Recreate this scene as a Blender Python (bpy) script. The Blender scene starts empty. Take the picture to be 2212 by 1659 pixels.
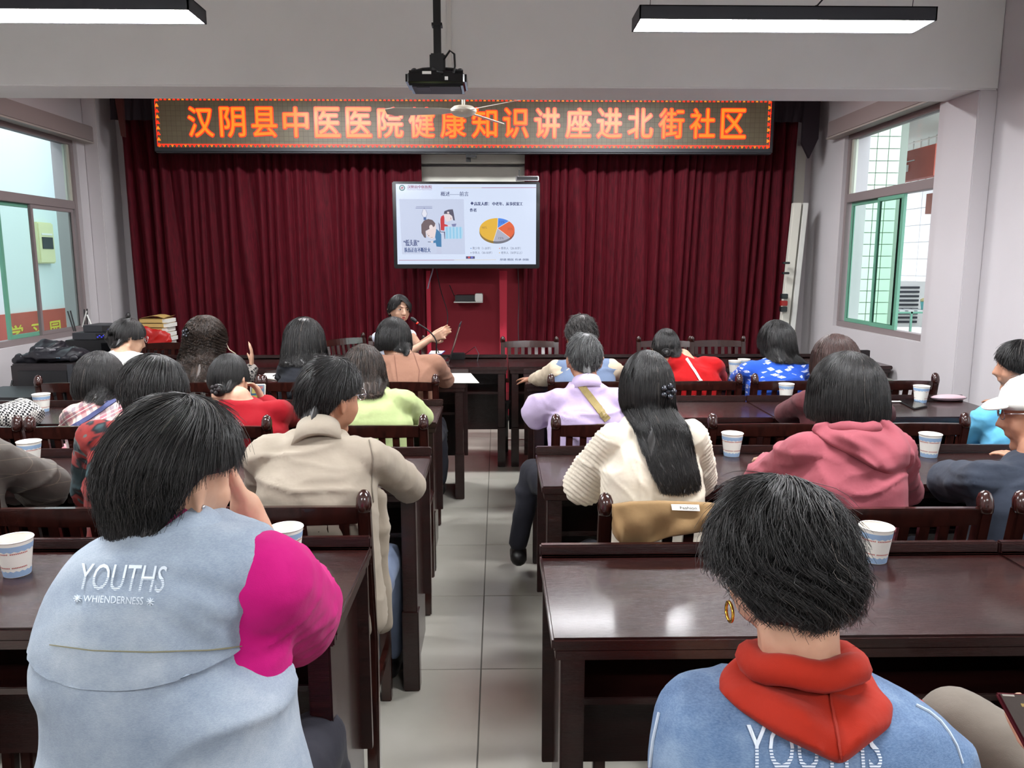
import bpy, bmesh, math, random
import numpy as np
from mathutils import Vector, Matrix, Euler
from mathutils.bvhtree import BVHTree

S = bpy.context.scene
COL = S.collection
random.seed(7)

# ------------------------------------------------------------------ camera
FPX = 1660.0
CAMZ = 1.5
PITCH = math.radians(9.04)
YAW = math.radians(-1.06)
cam_d = bpy.data.cameras.new('camera')
cam = bpy.data.objects.new('camera', cam_d)
COL.objects.link(cam)
cam.location = (0, 0, CAMZ)
cam.rotation_euler = (math.pi / 2 - PITCH, 0, YAW)
cam_d.sensor_width = 36
cam_d.lens = FPX / 2212 * 36
cam_d.clip_start = 0.02
S.camera = cam
CR = Euler((math.pi / 2 - PITCH, 0, YAW)).to_matrix()

# ------------------------------------------------------------------ world, sky light, exposure
w = bpy.data.worlds.new('sky'); S.world = w; w.use_nodes = True
bg = w.node_tree.nodes['Background']
bg.inputs[0].default_value = (0.86, 0.93, 1.0, 1)
bg.inputs[1].default_value = .80
LED_POWER = 19 * 4.9
S.view_settings.view_transform = 'Standard'
S.view_settings.look = 'None'
S.view_settings.gamma = 1
S.view_settings.use_curve_mapping = False
EXPV = 2.3
S.view_settings.exposure = EXPV
S.cycles.use_denoising = True
S.cycles.max_bounces = 7
S.cycles.diffuse_bounces = 4
S.cycles.glossy_bounces = 3
S.cycles.transmission_bounces = 6
S.cycles.transparent_max_bounces = 8
S.cycles.sample_clamp_indirect = 6
S.cycles.caustics_reflective = False
S.cycles.caustics_refractive = False


def ray(u, v):
    d = CR @ Vector(((u - 1106) / FPX, -(v - 829.5) / FPX, -1))
    return d


def P(u, v, Y):
    """point of the room at depth Y seen at photograph pixel (u, v)"""
    d = ray(u, v)
    t = Y / d.y
    return Vector((d.x * t, Y, CAMZ + d.z * t))


def PZ(u, v, z):
    d = ray(u, v)
    t = (z - CAMZ) / d.z
    return Vector((d.x * t, d.y * t, z))


def PX(u, v, X):
    d = ray(u, v)
    t = X / d.x
    return Vector((X, d.y * t, CAMZ + d.z * t))


# ------------------------------------------------------------------ materials
def lin(c):
    o = []
    for x in c[:3]:
        x = x / 255.0
        o.append(x / 12.92 if x <= 0.04045 else ((x + 0.055) / 1.055) ** 2.4)
    return (o[0], o[1], o[2], 1)


class NT:
    def __init__(s, m):
        s.t = m.node_tree; s.b = s.t.nodes['Principled BSDF']

    def n(s, typ, **kw):
        nd = s.t.nodes.new(typ)
        for k, v in kw.items():
            if k.startswith('i_'):
                nd.inputs[k[2:].replace('_', ' ')].default_value = v
            else:
                setattr(nd, k, v)
        return nd

    def l(s, a, b):
        s.t.links.new(a, b)

    def coord(s, scale=(1, 1, 1), rot=(0, 0, 0), loc=(0, 0, 0)):
        tc = s.n('ShaderNodeTexCoord'); mp = s.n('ShaderNodeMapping')
        mp.inputs['Scale'].default_value = scale
        mp.inputs['Rotation'].default_value = rot
        mp.inputs['Location'].default_value = loc
        s.l(tc.outputs['Object'], mp.inputs['Vector'])
        return mp.outputs['Vector']

    def math(s, op, a, b=None, c=None):
        nd = s.n('ShaderNodeMath', operation=op)
        for i, x in enumerate((a, b, c)):
            if x is None: continue
            if isinstance(x, (int, float)): nd.inputs[i].default_value = x
            else: s.l(x, nd.inputs[i])
        return nd.outputs[0]

    def mix(s, fac, a, b, mode='MIX'):
        nd = s.n('ShaderNodeMix', data_type='RGBA', blend_type=mode)
        for i, x in ((0, fac), (6, a), (7, b)):
            if isinstance(x, (int, float)): nd.inputs[i].default_value = x
            elif isinstance(x, tuple): nd.inputs[i].default_value = x
            else: s.l(x, nd.inputs[i])
        return nd.outputs[2]

    def noise(s, vec, scale, detail=3, rough=.5):
        nd = s.n('ShaderNodeTexNoise'); nd.inputs['Scale'].default_value = scale
        nd.inputs['Detail'].default_value = detail; nd.inputs['Roughness'].default_value = rough
        s.l(vec, nd.inputs['Vector'])
        return nd.outputs['Fac']

    def ramp(s, fac, stops):
        nd = s.n('ShaderNodeValToRGB'); e = nd.color_ramp.elements
        while len(e) < len(stops): e.new(0.5)
        for i, (p, c) in enumerate(stops):
            e[i].position = p; e[i].color = c
        s.l(fac, nd.inputs[0])
        return nd.outputs[0]

    def bump(s, h, strength=.3, dist=.002):
        nd = s.n('ShaderNodeBump'); nd.inputs['Strength'].default_value = strength
        nd.inputs['Distance'].default_value = dist
        s.l(h, nd.inputs['Height']); s.l(nd.outputs[0], s.b.inputs['Normal'])


def newmat(name):
    m = bpy.data.materials.new(name); m.use_nodes = True
    return m, NT(m)


def mat(name, col, rough=.6, metal=0, var=.0, vscale=6, bump=0, bscale=60, spec=.5, vec=(1, 1, 1), bdist=.002, alpha=None):
    m, t = newmat(name)
    t.b.inputs['Roughness'].default_value = rough
    t.b.inputs['Metallic'].default_value = metal
    t.b.inputs['Specular IOR Level'].default_value = spec
    c = lin(col)
    v = t.coord(vec)
    if var:
        f = t.noise(v, vscale, 4)
        dark = tuple(x * (1 - var) for x in c[:3]) + (1,)
        lite = tuple(min(1, x * (1 + var)) for x in c[:3]) + (1,)
        t.l(t.ramp(f, [(.3, dark), (.7, lite)]), t.b.inputs['Base Color'])
    else:
        t.b.inputs['Base Color'].default_value = c
    if bump:
        t.bump(t.noise(v, bscale, 3), bump, bdist)
    return m


def emit(name, col, strength=1.0, rough=.3):
    m, t = newmat(name)
    t.b.inputs['Base Color'].default_value = (0.01, 0.01, 0.012, 1)
    t.b.inputs['Roughness'].default_value = rough
    t.b.inputs['Emission Color'].default_value = lin(col)
    t.b.inputs['Emission Strength'].default_value = strength / (2 ** EXPV)
    return m


def cloth(name, col, var=.08, rough=.85, weave=.15, sheen=.05):
    m, t = newmat(name)
    t.b.inputs['Roughness'].default_value = rough
    t.b.inputs['Specular IOR Level'].default_value = .25
    t.b.inputs['Sheen Weight'].default_value = sheen
    c = lin(col); v = t.coord()
    f = t.noise(v, 18, 5, .6)
    dark = tuple(x * (1 - var) for x in c[:3]) + (1,)
    lite = tuple(min(1, x * (1 + var)) for x in c[:3]) + (1,)
    t.l(t.ramp(f, [(.3, dark), (.7, lite)]), t.b.inputs['Base Color'])
    wv = t.noise(v, 900, 2)
    fo = t.noise(v, 14, 3)
    t.bump(t.math('ADD', t.math('MULTIPLY', wv, .25 * weave / .15), t.math('MULTIPLY', fo, 3.0)), .5, .003)
    return m


def base_col(m, sock_fn):
    t = NT(m)
    for l in list(t.t.links):
        if l.to_socket == t.b.inputs['Base Color']: t.t.links.remove(l)
    t.l(sock_fn(t), t.b.inputs['Base Color'])
    return m


# ------------------------------------------------------------------ mesh building
class MB:
    def __init__(s):
        s.v = []; s.f = []; s.mi = []; s.n = 0

    def add(s, vs, fs, mi=0):
        k = s.n
        s.v.extend([tuple(x) for x in vs]); s.n += len(vs)
        s.f.extend([tuple(i + k for i in f) for f in fs]); s.mi.extend([mi] * len(fs))
        return s

    def box(s, x0, x1, y0, y1, z0, z1, mi=0):
        vs = [(x, y, z) for x in (x0, x1) for y in (y0, y1) for z in (z0, z1)]
        return s.add(vs, [(0, 1, 3, 2), (4, 6, 7, 5), (0, 4, 5, 1), (2, 3, 7, 6), (0, 2, 6, 4), (1, 5, 7, 3)], mi)

    def cbox(s, c, sx, sy, sz, R=None, mi=0):
        vs = []
        for x in (-.5, .5):
            for y in (-.5, .5):
                for z in (-.5, .5):
                    q = Vector((x * sx, y * sy, z * sz))
                    if R is not None: q = R @ q
                    vs.append(q + Vector(c))
        return s.add(vs, [(0, 1, 3, 2), (4, 6, 7, 5), (0, 4, 5, 1), (2, 3, 7, 6), (0, 2, 6, 4), (1, 5, 7, 3)], mi)

    def tube(s, pts, r, n=8, caps=True, mi=0):
        pts = [Vector(p) for p in pts]; m = len(pts)
        rs = r if isinstance(r, (list, tuple)) else [r] * m
        vs = []; ref = None
        for i, p in enumerate(pts):
            d = (pts[min(i + 1, m - 1)] - pts[max(i - 1, 0)]).normalized()
            if ref is None:
                ref = Vector((0, 0, 1)) if abs(d.z) < .9 else Vector((1, 0, 0))
            a = d.cross(ref).normalized(); b = d.cross(a).normalized(); ref = -b if b.length else ref
            ref = b.cross(d) * -1 if False else ref
            for k in range(n):
                t = 2 * math.pi * k / n
                vs.append(p + a * math.cos(t) * rs[i] + b * math.sin(t) * rs[i])
        fs = []
        for i in range(m - 1):
            for k in range(n):
                k2 = (k + 1) % n
                fs.append((i * n + k, i * n + k2, (i + 1) * n + k2, (i + 1) * n + k))
        if caps:
            fs.append(tuple(range(n))[::-1]); fs.append(tuple((m - 1) * n + k for k in range(n)))
        return s.add(vs, fs, mi)

    def lathe(s, prof, c=(0, 0, 0), n=20, R=None, mi=0, sx=1, sy=1):
        vs = []
        for r, z in prof:
            for k in range(n):
                t = 2 * math.pi * k / n
                q = Vector((r * math.cos(t) * sx, r * math.sin(t) * sy, z))
                if R is not None: q = R @ q
                vs.append(q + Vector(c))
        fs = []
        for i in range(len(prof) - 1):
            for k in range(n):
                k2 = (k + 1) % n
                fs.append((i * n + k, i * n + k2, (i + 1) * n + k2, (i + 1) * n + k))
        if prof[0][0] > 1e-4: fs.append(tuple(range(n))[::-1])
        if prof[-1][0] > 1e-4: fs.append(tuple((len(prof) - 1) * n + k for k in range(n)))
        return s.add(vs, fs, mi)

    def ball(s, c, r, n=14, m=9, R=None, mi=0):
        rx, ry, rz = (r, r, r) if isinstance(r, (int, float)) else r
        vs = []; fs = []
        for i in range(m + 1):
            ph = math.pi * i / m
            for k in range(n):
                t = 2 * math.pi * k / n
                q = Vector((rx * math.sin(ph) * math.cos(t), ry * math.sin(ph) * math.sin(t), -rz * math.cos(ph)))
                if R is not None: q = R @ q
                vs.append(q + Vector(c))
        for i in range(m):
            for k in range(n):
                k2 = (k + 1) % n
                fs.append((i * n + k, i * n + k2, (i + 1) * n + k2, (i + 1) * n + k))
        return s.add(vs, fs, mi)

    def poly(s, pts, mi=0):
        return s.add(pts, [tuple(range(len(pts)))], mi)

    def prism(s, pts, d, mi=0):
        """polygon pts (3D) extruded by vector d"""
        n = len(pts); a = [Vector(p) for p in pts]; b = [p + Vector(d) for p in a]
        fs = [tuple(range(n)), tuple(range(2 * n - 1, n - 1, -1))]
        for i in range(n):
            j = (i + 1) % n
            fs.append((i, i + n, j + n, j))
        return s.add(a + b, fs, mi)

    def mesh(s, name, mats, smooth=False, bevel=0, seg=2, origin=None, weld=0):
        me = bpy.data.meshes.new(name)
        vs = s.v
        if origin is not None:
            o = Vector(origin); vs = [tuple(Vector(v) - o) for v in vs]
        me.from_pydata(vs, [], s.f)
        mats = mats if isinstance(mats, (list, tuple)) else [mats]
        for m in mats: me.materials.append(m)
        me.polygons.foreach_set('material_index', s.mi)
        bm = bmesh.new(); bm.from_mesh(me)
        if weld: bmesh.ops.remove_doubles(bm, verts=bm.verts, dist=weld)
        bmesh.ops.recalc_face_normals(bm, faces=bm.faces)
        if bevel:
            bmesh.ops.bevel(bm, geom=[e for e in bm.edges if len(e.link_faces) == 2 and e.calc_face_angle(0) > .6], offset=bevel, segments=seg, affect='EDGES', clamp_overlap=True)
        bm.to_mesh(me); bm.free()
        if smooth:
            me.shade_smooth()
            if smooth == 2:
                me.set_sharp_from_angle(angle=math.radians(38))
        return me


def link(name, me, parent=None, loc=None):
    o = bpy.data.objects.new(name, me); COL.objects.link(o)
    if parent is not None: o.parent = parent
    if loc is not None: o.location = loc
    return o


def part(name, mb, m, parent=None, smooth=False, bevel=0, origin=None, seg=2, kind=None, label=None):
    if origin is None and parent is not None:
        origin = world_loc(parent)
    o = link(name, mb.mesh(name, m, smooth, bevel, seg, origin), parent)
    if parent is None and origin is not None: o.location = origin
    if kind: o['kind'] = kind
    if label: o['label'] = label
    return o


def world_loc(o):
    p = Vector((0, 0, 0))
    while o is not None:
        p = p + o.location; o = o.parent
    return p


def thing(name, label, cat, loc=(0, 0, 0), group=None):
    o = bpy.data.objects.new(name, None); COL.objects.link(o)
    o.location = loc; o['label'] = label; o['category'] = cat
    o.empty_display_size = .1
    if group: o['group'] = group
    return o


def tag(o, label, cat, group=None):
    o['label'] = label; o['category'] = cat
    if group: o['group'] = group
    return o


def struct(o):
    o['kind'] = 'structure'; return o


def dup(root, loc, rotz=None, label=None, group=None):
    r = root.copy(); COL.objects.link(r); r.location = loc
    if rotz is not None: r.rotation_euler = (0, 0, rotz)
    if label: r['label'] = label
    if group: r['group'] = group
    for ch in list(root.children):
        c = ch.copy(); COL.objects.link(c); c.parent = r
        for g in ch.children:
            d = g.copy(); COL.objects.link(d); d.parent = c
    return r


def kids(o):
    return [c for c in bpy.data.objects if c.parent == o]


_txt = {}


def text2d(s):
    """glyph outlines of a string as a flat mesh: Nx2 verts in the unit box, faces, aspect"""
    if s in _txt: return _txt[s]
    cu = bpy.data.curves.new('t', 'FONT'); cu.body = s; cu.resolution_u = 3
    ob = bpy.data.objects.new('t', cu); COL.objects.link(ob)
    dg = bpy.context.evaluated_depsgraph_get()
    me = bpy.data.meshes.new_from_object(ob.evaluated_get(dg))
    vs = np.array([v.co[:2] for v in me.vertices]); fs = [tuple(p.vertices) for p in me.polygons]
    bpy.data.objects.remove(ob); bpy.data.meshes.remove(me)
    if len(vs) == 0: return None
    mn = vs.min(0); mx = vs.max(0); sz = mx - mn
    _txt[s] = ((vs - mn) / sz, fs, sz[0] / sz[1])
    return _txt[s]
# ------------------------------------------------------------------ shared materials
M_wall = mat('wall_paint', (204, 199, 201), .8, var=.03, vscale=1.5, bump=.15, bscale=40)
M_ceil = mat('ceiling_paint', (236, 238, 236), .85, var=.03, vscale=2, bump=.1, bscale=30)
M_wood, _t = newmat('lacquered_dark_wood')
_v = _t.coord((1, 14, 14)); _f = _t.noise(_v, 5, 5, .6)
_t.l(_t.ramp(_f, [(.3, lin((24, 10, 10))), (.75, lin((52, 21, 18)))]), _t.b.inputs['Base Color'])
_t.b.inputs['Roughness'].default_value = .24
_t.b.inputs['Specular IOR Level'].default_value = .45
_t.b.inputs['Coat Weight'].default_value = .3
_t.b.inputs['Coat Roughness'].default_value = .12
_t.bump(_t.noise(_t.coord((2, 60, 60)), 14, 3), .42, .0022)
M_wood2, _t = newmat('lacquered_brown_wood')
_f = _t.noise(_t.coord((10, 10, 1)), 8, 5, .6)
_t.l(_t.ramp(_f, [(.3, lin((30, 13, 11))), (.75, lin((62, 27, 21)))]), _t.b.inputs['Base Color'])
_t.b.inputs['Roughness'].default_value = .22
_t.b.inputs['Coat Weight'].default_value = .5
_t.b.inputs['Coat Roughness'].default_value = .07
M_black = mat('black_plastic', (22, 22, 24), .45)
M_blackgl = mat('black_gloss', (14, 14, 16), .15)
M_dgrey = mat('dark_grey_metal', (58, 60, 64), .45, .3)
M_white = mat('white_plastic', (222, 222, 216), .45)
M_offw = mat('aged_white_plastic', (226, 224, 212), .5)
M_alu = mat('window_aluminium', (142, 130, 130), .5)
M_alul = mat('pale_aluminium', (214, 216, 200), .4, .2)
M_green = mat('green_window_frame', (112, 172, 146), .4)
M_chrome = mat('chrome', (200, 200, 205), .15, 1)
M_gold = mat('gold', (226, 176, 72), .2, 1)
M_gloss_red = mat('red_lacquer', (150, 28, 26), .4)

# ------------------------------------------------------------------ room shell
XL, XR, YB, YF = -3.57, 2.91, 7.3, -3.4
ZC = 3.2
YBEAM0 = 4.62; YBEAM1 = 4.97; ZBEAM = 2.487

floor = struct(part('floor', MB().box(XL - .2, XR + .2, YF - .2, YB + .2, -.12, -.004), mat('grout', (96, 92, 86), .8)))
T = .636
fx = PZ(1045, 1300, 0).x; fy = PZ(1040, 1287, 0).y
M_tile, _t = newmat('polished_floor_tile')
_f = _t.noise(_t.coord(), 3, 4)
_t.l(_t.ramp(_f, [(.3, lin((172, 168, 157))), (.7, lin((184, 180, 170)))]), _t.b.inputs['Base Color'])
_t.b.inputs['Roughness'].default_value = .2
_t.b.inputs['Specular IOR Level'].default_value = .6
_t.bump(_t.noise(_t.coord(), 2.2, 2), .04, .01)
tile_me = MB().box(0.002, T - .002, .002, T - .002, -.012, 0).mesh('tile', M_tile, bevel=.0015, seg=1)
i0 = math.floor((XL - fx) / T); i1 = math.ceil((XR - fx) / T)
j0 = math.floor((.3 - fy) / T); j1 = math.ceil((YB - fy) / T)
for i in range(i0, i1):
    for j in range(j0, j1):
        x = fx + i * T; y = fy + j * T
        if x < XL - .01 or x + T > XR + .01 or y + T > YB + .01:
            xa, xb = max(x, XL), min(x + T, XR); ya, yb = y, min(y + T, YB)
            if xb - xa < .03 or yb - ya < .03: continue
            part('tile', MB().box(xa + .002, xb - .002, ya + .002, yb - .002, -.012, 0), M_tile, floor)
        else:
            link('tile', tile_me, floor, (x, y, 0))
part('floor_screed', MB().box(XL, XR, YF, fy + j0 * T, -.012, 0), M_tile, floor)

struct(part('ceiling', MB().box(XL - .2, XR + .2, YF - .2, YB + .2, ZC, ZC + .15), M_ceil))
beam = struct(part('beam_ceiling', MB().box(XL, XR, YBEAM0, YBEAM1, ZBEAM, ZC), M_ceil, bevel=.008))
struct(part('beam_rear', MB().box(XL, XR, .4, .75, ZBEAM, ZC), M_ceil))


def side_wall(name, X, dx, holes):
    mb = MB(); xa, xb = sorted((X, X + dx))
    y = YF - .2
    for (ya, yb, za, zb) in sorted(holes):
        mb.box(xa, xb, y, ya, 0, ZC); mb.box(xa, xb, ya, yb, 0, za); mb.box(xa, xb, ya, yb, zb, ZC)
        y = yb
    mb.box(xa, xb, y, YB + .2, 0, ZC)
    return struct(part(name, mb, M_wall))


a = PX(1812, 500, XR); b = PX(2008, 500, XR)
WR = (b.y, a.y, PX(1797, 703, XR).z, PX(1830, 290, XR).z)
a = PX(186, 560, XL)
ztop = PX(100, 287, XL).z
WL = (a.y - 1.75, a.y, PX(100, 737, XL).z, PX(100, 284, XL).z)
ADDEDW = (1.3, 2.3, 1.0, 2.2)  # unseen opening added to both side walls to let in daylight
side_wall('wall_right', XR, .22, [WR, ADDEDW])
side_wall('wall_left', XL, -.22, [WL, ADDEDW])
struct(part('wall_front', MB().box(XL - .2, XR + .2, YB, YB + .2, 0, ZC), M_wall))
struct(part('wall_back', MB().box(XL - .2, XR + .2, YF - .2, YF, 0, ZC), M_wall))
struct(part('pilaster_right', MB().box(XR - .11, XR, YBEAM0, YBEAM1, 0, ZBEAM), M_wall, bevel=.006))
struct(part('pilaster_left', MB().box(XL, XL + .11, YBEAM0, YBEAM1, 0, ZBEAM), M_wall, bevel=.006))
struct(part('corner_pier_left', MB().box(XL, XL + .12, 6.95, YB, 0, ZC), M_wall, bevel=.006))

M_glass, _t = newmat('clear_glass')
_t.b.inputs['Transmission Weight'].default_value = 1
_t.b.inputs['Roughness'].default_value = 0
_t.b.inputs['IOR'].default_value = 1.1
_t.b.inputs['Base Color'].default_value = (.96, .99, .97, 1)
M_glassg, _t = newmat('green_glass')
_t.b.inputs['Transmission Weight'].default_value = 1
_t.b.inputs['Roughness'].default_value = 0
_t.b.inputs['IOR'].default_value = 1.1
_t.b.inputs['Base Color'].default_value = (.80, .94, .86, 1)


def window(n, X, out, W, ztr, greens, near=False):
    """frame, transom, a fixed upper light and two sliding green sashes"""
    ya, yb, za, zb = W
    s = out
    f = MB(); t = .045; x0, x1 = sorted((X + s * .03, X + s * .10))
    f.box(x0, x1, ya, yb, za, za + t); f.box(x0, x1, ya, yb, zb - t, zb)
    f.box(x0, x1, ya, ya + t, za + t, zb - t); f.box(x0, x1, yb - t, yb, za + t, zb - t)
    w_ = struct(part('window_%d' % n, f, M_alu, bevel=.003))
    part('transom', MB().box(x0, x1, ya + t, yb - t, ztr - .035, ztr + .035), M_alu, w_, bevel=.003)
    g = MB(); xc = X + s * .065
    part('pane', MB().box(xc - .003, xc + .003, ya + t, yb - t, ztr + .035, zb - t), M_glass, w_)
    part('inner_lining', MB().box(xc - .02, xc + .02, yb - t - .035, yb - t, ztr + .035, zb - t), M_alul, w_)
    for (sa, sb, off, m, mf) in greens:
        xx = X + s * off
        fr = MB(); q = .03; a_ = ya + t + (yb - ya - 2 * t) * sa; b_ = ya + t + (yb - ya - 2 * t) * sb
        zt = ztr - .035; zl = za + t
        fr.box(xx - .012, xx + .012, a_, b_, zl, zl + q); fr.box(xx - .012, xx + .012, a_, b_, zt - q, zt)
        fr.box(xx - .012, xx + .012, a_, a_ + q, zl + q, zt - q); fr.box(xx - .012, xx + .012, b_ - q, b_, zl + q, zt - q)
        so = part('sash', fr, mf, w_, bevel=.002)
        part('pane', MB().box(xx - .003, xx + .003, a_ + q, b_ - q, zl + q, zt - q), m, so)
    # wall reveal trim
    return w_


w1 = window(1, XR, 1, WR, PX(1816, 430, XR).z, [(.36, .98, .075, M_glassg, M_green), (.30, .60, .05, M_glassg, M_green)])
w2 = window(2, XL, -1, WL, PX(100, 434, XL).z, [(.62, .985, .05, M_glassg, M_alu), (.40, .66, .075, M_glassg, M_green)])
w3 = window(3, XR, 1, ADDEDW, 1.95, [(.0, .5, .05, M_glassg, M_green)])  # added window out of view, here for its light
w4 = window(4, XL, -1, ADDEDW, 1.95, [(.5, 1, .05, M_glassg, M_green)])  # its added counterpart on the left, also out of view

# roller blind boxes over the windows
M_blind = mat('blind_box', (150, 138, 136), .6)
for X, s, W, lab in ((XR, -1, WR, 'long grey-brown blind box fixed over the right window'), (XL, 1, WL, 'long grey-brown blind box fixed over the left window')):
    ya, yb, za, zb = W
    r = thing('blind_box', lab, 'blind', (X + s * .04, (ya + yb) / 2, zb + .06))
    ang = .0
    xa, xb = sorted((X + s * .002, X + s * .085))
    part('casing', MB().box(xa, xb, ya - .25, yb + .16, zb + .0, zb + .13), M_blind, r, bevel=.006)
    part('lip', MB().box(xa - .004, xb + .004, ya - .25, yb + .175, zb - .012, zb + .0), mat('lip', (176, 168, 160), .5), r)

# ------------------------------------------------------------------ outside, right: tiled pier, white building, red fascia
M_ext = mat('glazed_pale_green_tile', (206, 222, 204), .25, var=.04, vscale=8)
M_extw = mat('white_glazed_tile', (236, 236, 238), .3)
pier = struct(part('exterior_pier', MB().box(XR + .22, 4.02, 7.72, 9.4, -.2, 3.6), mat('tile_joint', (150, 158, 148), .8)))
tm = MB().box(.003, .112, 0, .012, .003, .112).mesh('tile', M_ext, bevel=.002, seg=1)
for i in range(7):
    for j in range(22):
        link('tile', tm, pier, (XR + .225 + i * .115, 7.70, .75 + j * .115))
bld = thing('neighbour_building', 'white tiled building across the yard seen through the right window', 'building', (5.4, 10, 0))
part('facade', MB().box(5.4, 5.7, 7.2, 15, 0, 2.75), mat('facade_joint', (190, 190, 192), .8), bld)
tm = MB().box(0, .012, .004, .596, .004, .21).mesh('tile', M_extw)
for i in range(9):
    for j in range(12):
        o = link('tile', tm, bld, (-.012, -1.9 + i * .6, .25 + j * .214))
part('soffit', MB().box(3.95, 5.7, 7.2, 15, 2.95, 3.1), mat('soffit', (226, 228, 220), .7), bld)
part('upper_wall', MB().box(5.9, 6.1, 7.2, 15, 2.7, 4.6), M_extw, bld)
sh = part('blue_shutter', MB().box(4.03, 4.06, 8.1, 9.2, .9, 1.95), mat('shutter_blue', (70, 120, 190), .5), bld)
fa = thing('red_fascia_sign', 'faded red fascia with white scratched marks outside the right window', 'sign', (4.55, 9, 2.2))
z0 = P(1960, 392, 8.6).z; z1 = P(1960, 328, 8.6).z
part('board', MB().box(4.45, 4.55, 8.0, 10.2, z0, z1), mat('faded_red', (190, 92, 76), .6, var=.08, vscale=4), fa)
mk = MB()
for (y, z, w_, h_) in ((8.55, .45, .05, .22), (8.5, .3, .03, .16), (8.38, .62, .2, .02), (8.9, .2, .04, .08)):
    zz = z0 + (z1 - z0) * z
    mk.box(4.44, 4.45, y, y + w_, zz, zz + h_ * (z1 - z0) * 1.4)
part('scratch_marks', mk, M_white, fa, kind='stuff')
cage = thing('window_cage', 'white barred window cage above the red fascia', 'railing', (4.9, 9, 2.6))
for k in range(14):
    part('bar', MB().tube([(4.9 + .0, 8.0 + k * .16, 2.35), (4.9, 8.0 + k * .16, 2.9)], .009, 6), M_white, cage)
for z in (2.4, 2.62, 2.88):
    part('rail', MB().tube([(4.9, 7.9, z), (4.9, 10.3, z)], .011, 6), M_white, cage)
M_leaf = mat('leaf_green', (120, 160, 70), .5)
pl = thing('balcony_plant', 'leafy green plant growing behind the white bars', 'plant', (5.1, 8.6, 2.2))
rn = random.Random(3); mb = MB(); ml = MB()
for k in range(26):
    a_ = rn.uniform(0, 6.28); l_ = rn.uniform(.15, .35)
    b_ = Vector((5.1, 8.5 + rn.uniform(-.35, .5), 2.25)); d_ = Vector((math.cos(a_) * .5, math.sin(a_) * .5, 1)).normalized()
    t_ = b_ + d_ * l_; sd = d_.cross(Vector((1, 0, 0))).normalized() * .025
    ml.add([b_, b_.lerp(t_, .5) + sd, t_, b_.lerp(t_, .5) - sd], [(0, 1, 2, 3)])
part('leaves', ml, M_leaf, pl, kind='stuff')
part('pot', MB().box(5.0, 5.2, 8.1, 9.1, 2.05, 2.28), mat('terracotta', (150, 90, 70), .7), pl)
# air conditioner outside
ac = thing('air_conditioner', 'white outdoor air conditioner unit on the white building', 'air conditioner', (4.9, 9.0, .55))
c = P(1941, 660, 9.0)
part('housing', MB().box(c.x - .05, c.x + .35, 8.95, 9.5, c.z - .25, c.z + .28), M_white, ac, bevel=.01)
for k in range(9):
    part('louvre', MB().box(c.x - .03, c.x + .2, 8.935, 8.95, c.z - .2 + k * .05, c.z - .175 + k * .05), M_dgrey, ac)
rack = thing('plant_rack', 'green metal bracket rack with slats outside the window', 'rack', (4.9, 8.6, .6))
c = P(1975, 672, 8.6)
for k in range(5):
    part('slat', MB().box(c.x - .22 + k * .1, c.x - .16 + k * .1, 8.5, 8.8, c.z, c.z + .015), M_white, rack)
part('bracket', MB().box(c.x - .25, c.x + .3, 8.48, 8.5, c.z - .02, c.z).box(c.x - .1, c.x - .08, 8.48, 8.5, c.z - .25, c.z).box(c.x + .15, c.x + .17, 8.48, 8.5, c.z - .25, c.z), M_green, rack)
pp = thing('flower_pot', 'small turquoise flower pot on the outdoor rack', 'flower pot', (c.x + .12, 8.6, c.z + .016))
part('pot', MB().lathe([(.04, 0), (.055, .09), (.05, .09), (.04, .01)], (c.x + .12, 8.6, c.z + .016)), mat('turquoise', (110, 190, 180), .4), pp)
part('flowers', MB().ball((c.x + .12, 8.6, c.z + .12), (.06, .06, .03), 8, 5), mat('pale_flower', (215, 200, 140), .7), pp)
struct(part('exterior_ground', MB().box(-9, 12, -8, 18, -.6, -.2), mat('concrete', (150, 150, 148), .9)))

# ------------------------------------------------------------------ outside, left: corridor wall with study board
XC = -4.75
cy = PX(143, 667, XC).y
M_pale = mat('pale_plaster', (214, 226, 226), .8)
struct(part('exterior_corridor_side', MB().box(XC - .2, XC, -1, cy + .3, -.2, 3.4), M_pale))
struct(part('exterior_corridor_end', MB().box(XC, XL - .22, cy, cy + .2, -.2, 3.4), mat('pale_blue_plaster', (196, 214, 222), .8)))
sb = thing('study_board', 'red wooden board with yellow painted characters outside the left window', 'board', (XC, cy - 1, .9))
zb0 = PX(20, 752, XC).z - .15; zb1 = PX(0, 680, XC).z
part('panel', MB().box(XC + .001, XC + .03, cy - 2.4, cy, zb0, zb1), mat('faded_red_board', (176, 84, 70), .6, var=.08, vscale=5), sb)
M_yel = mat('yellow_paint', (206, 196, 70), .6)
for ch, u0, u1, vc, h_ in (('学', 12, 43, 720, 34), ('习', 62, 81, 714, 28), ('园', 102, 124, 708, 29), ('地', 137, 155, 703, 25)):
    y0, y1 = PX(u0, vc, XC).y, PX(min(u1, 150), vc, XC).y
    if u1 > 150: y1 = y0 + (y1 - y0) * (u1 - u0) / (150 - u0)
    um = (u0 + u1) / 2; za_, zb_ = PX(um, vc + h_ / 2, XC).z, PX(um, vc - h_ / 2, XC).z
    vs, fs, asp = text2d(ch)
    mb = MB()
    for k, (oy, oz) in enumerate(((0, 0), (.006, .004), (-.006, -.004))):
        mb.add([(XC + .032 + k * .0005, y0 + p[0] * (y1 - y0) + oy, za_ + p[1] * (zb_ - za_) + oz) for p in vs], fs)
    part('character', mb, M_yel, sb)
bx = thing('breaker_box', 'cream breaker box with a grey window on the corridor wall', 'fuse box', (XC, 0, 0))
c = PX(88, 525, XC)
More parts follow.
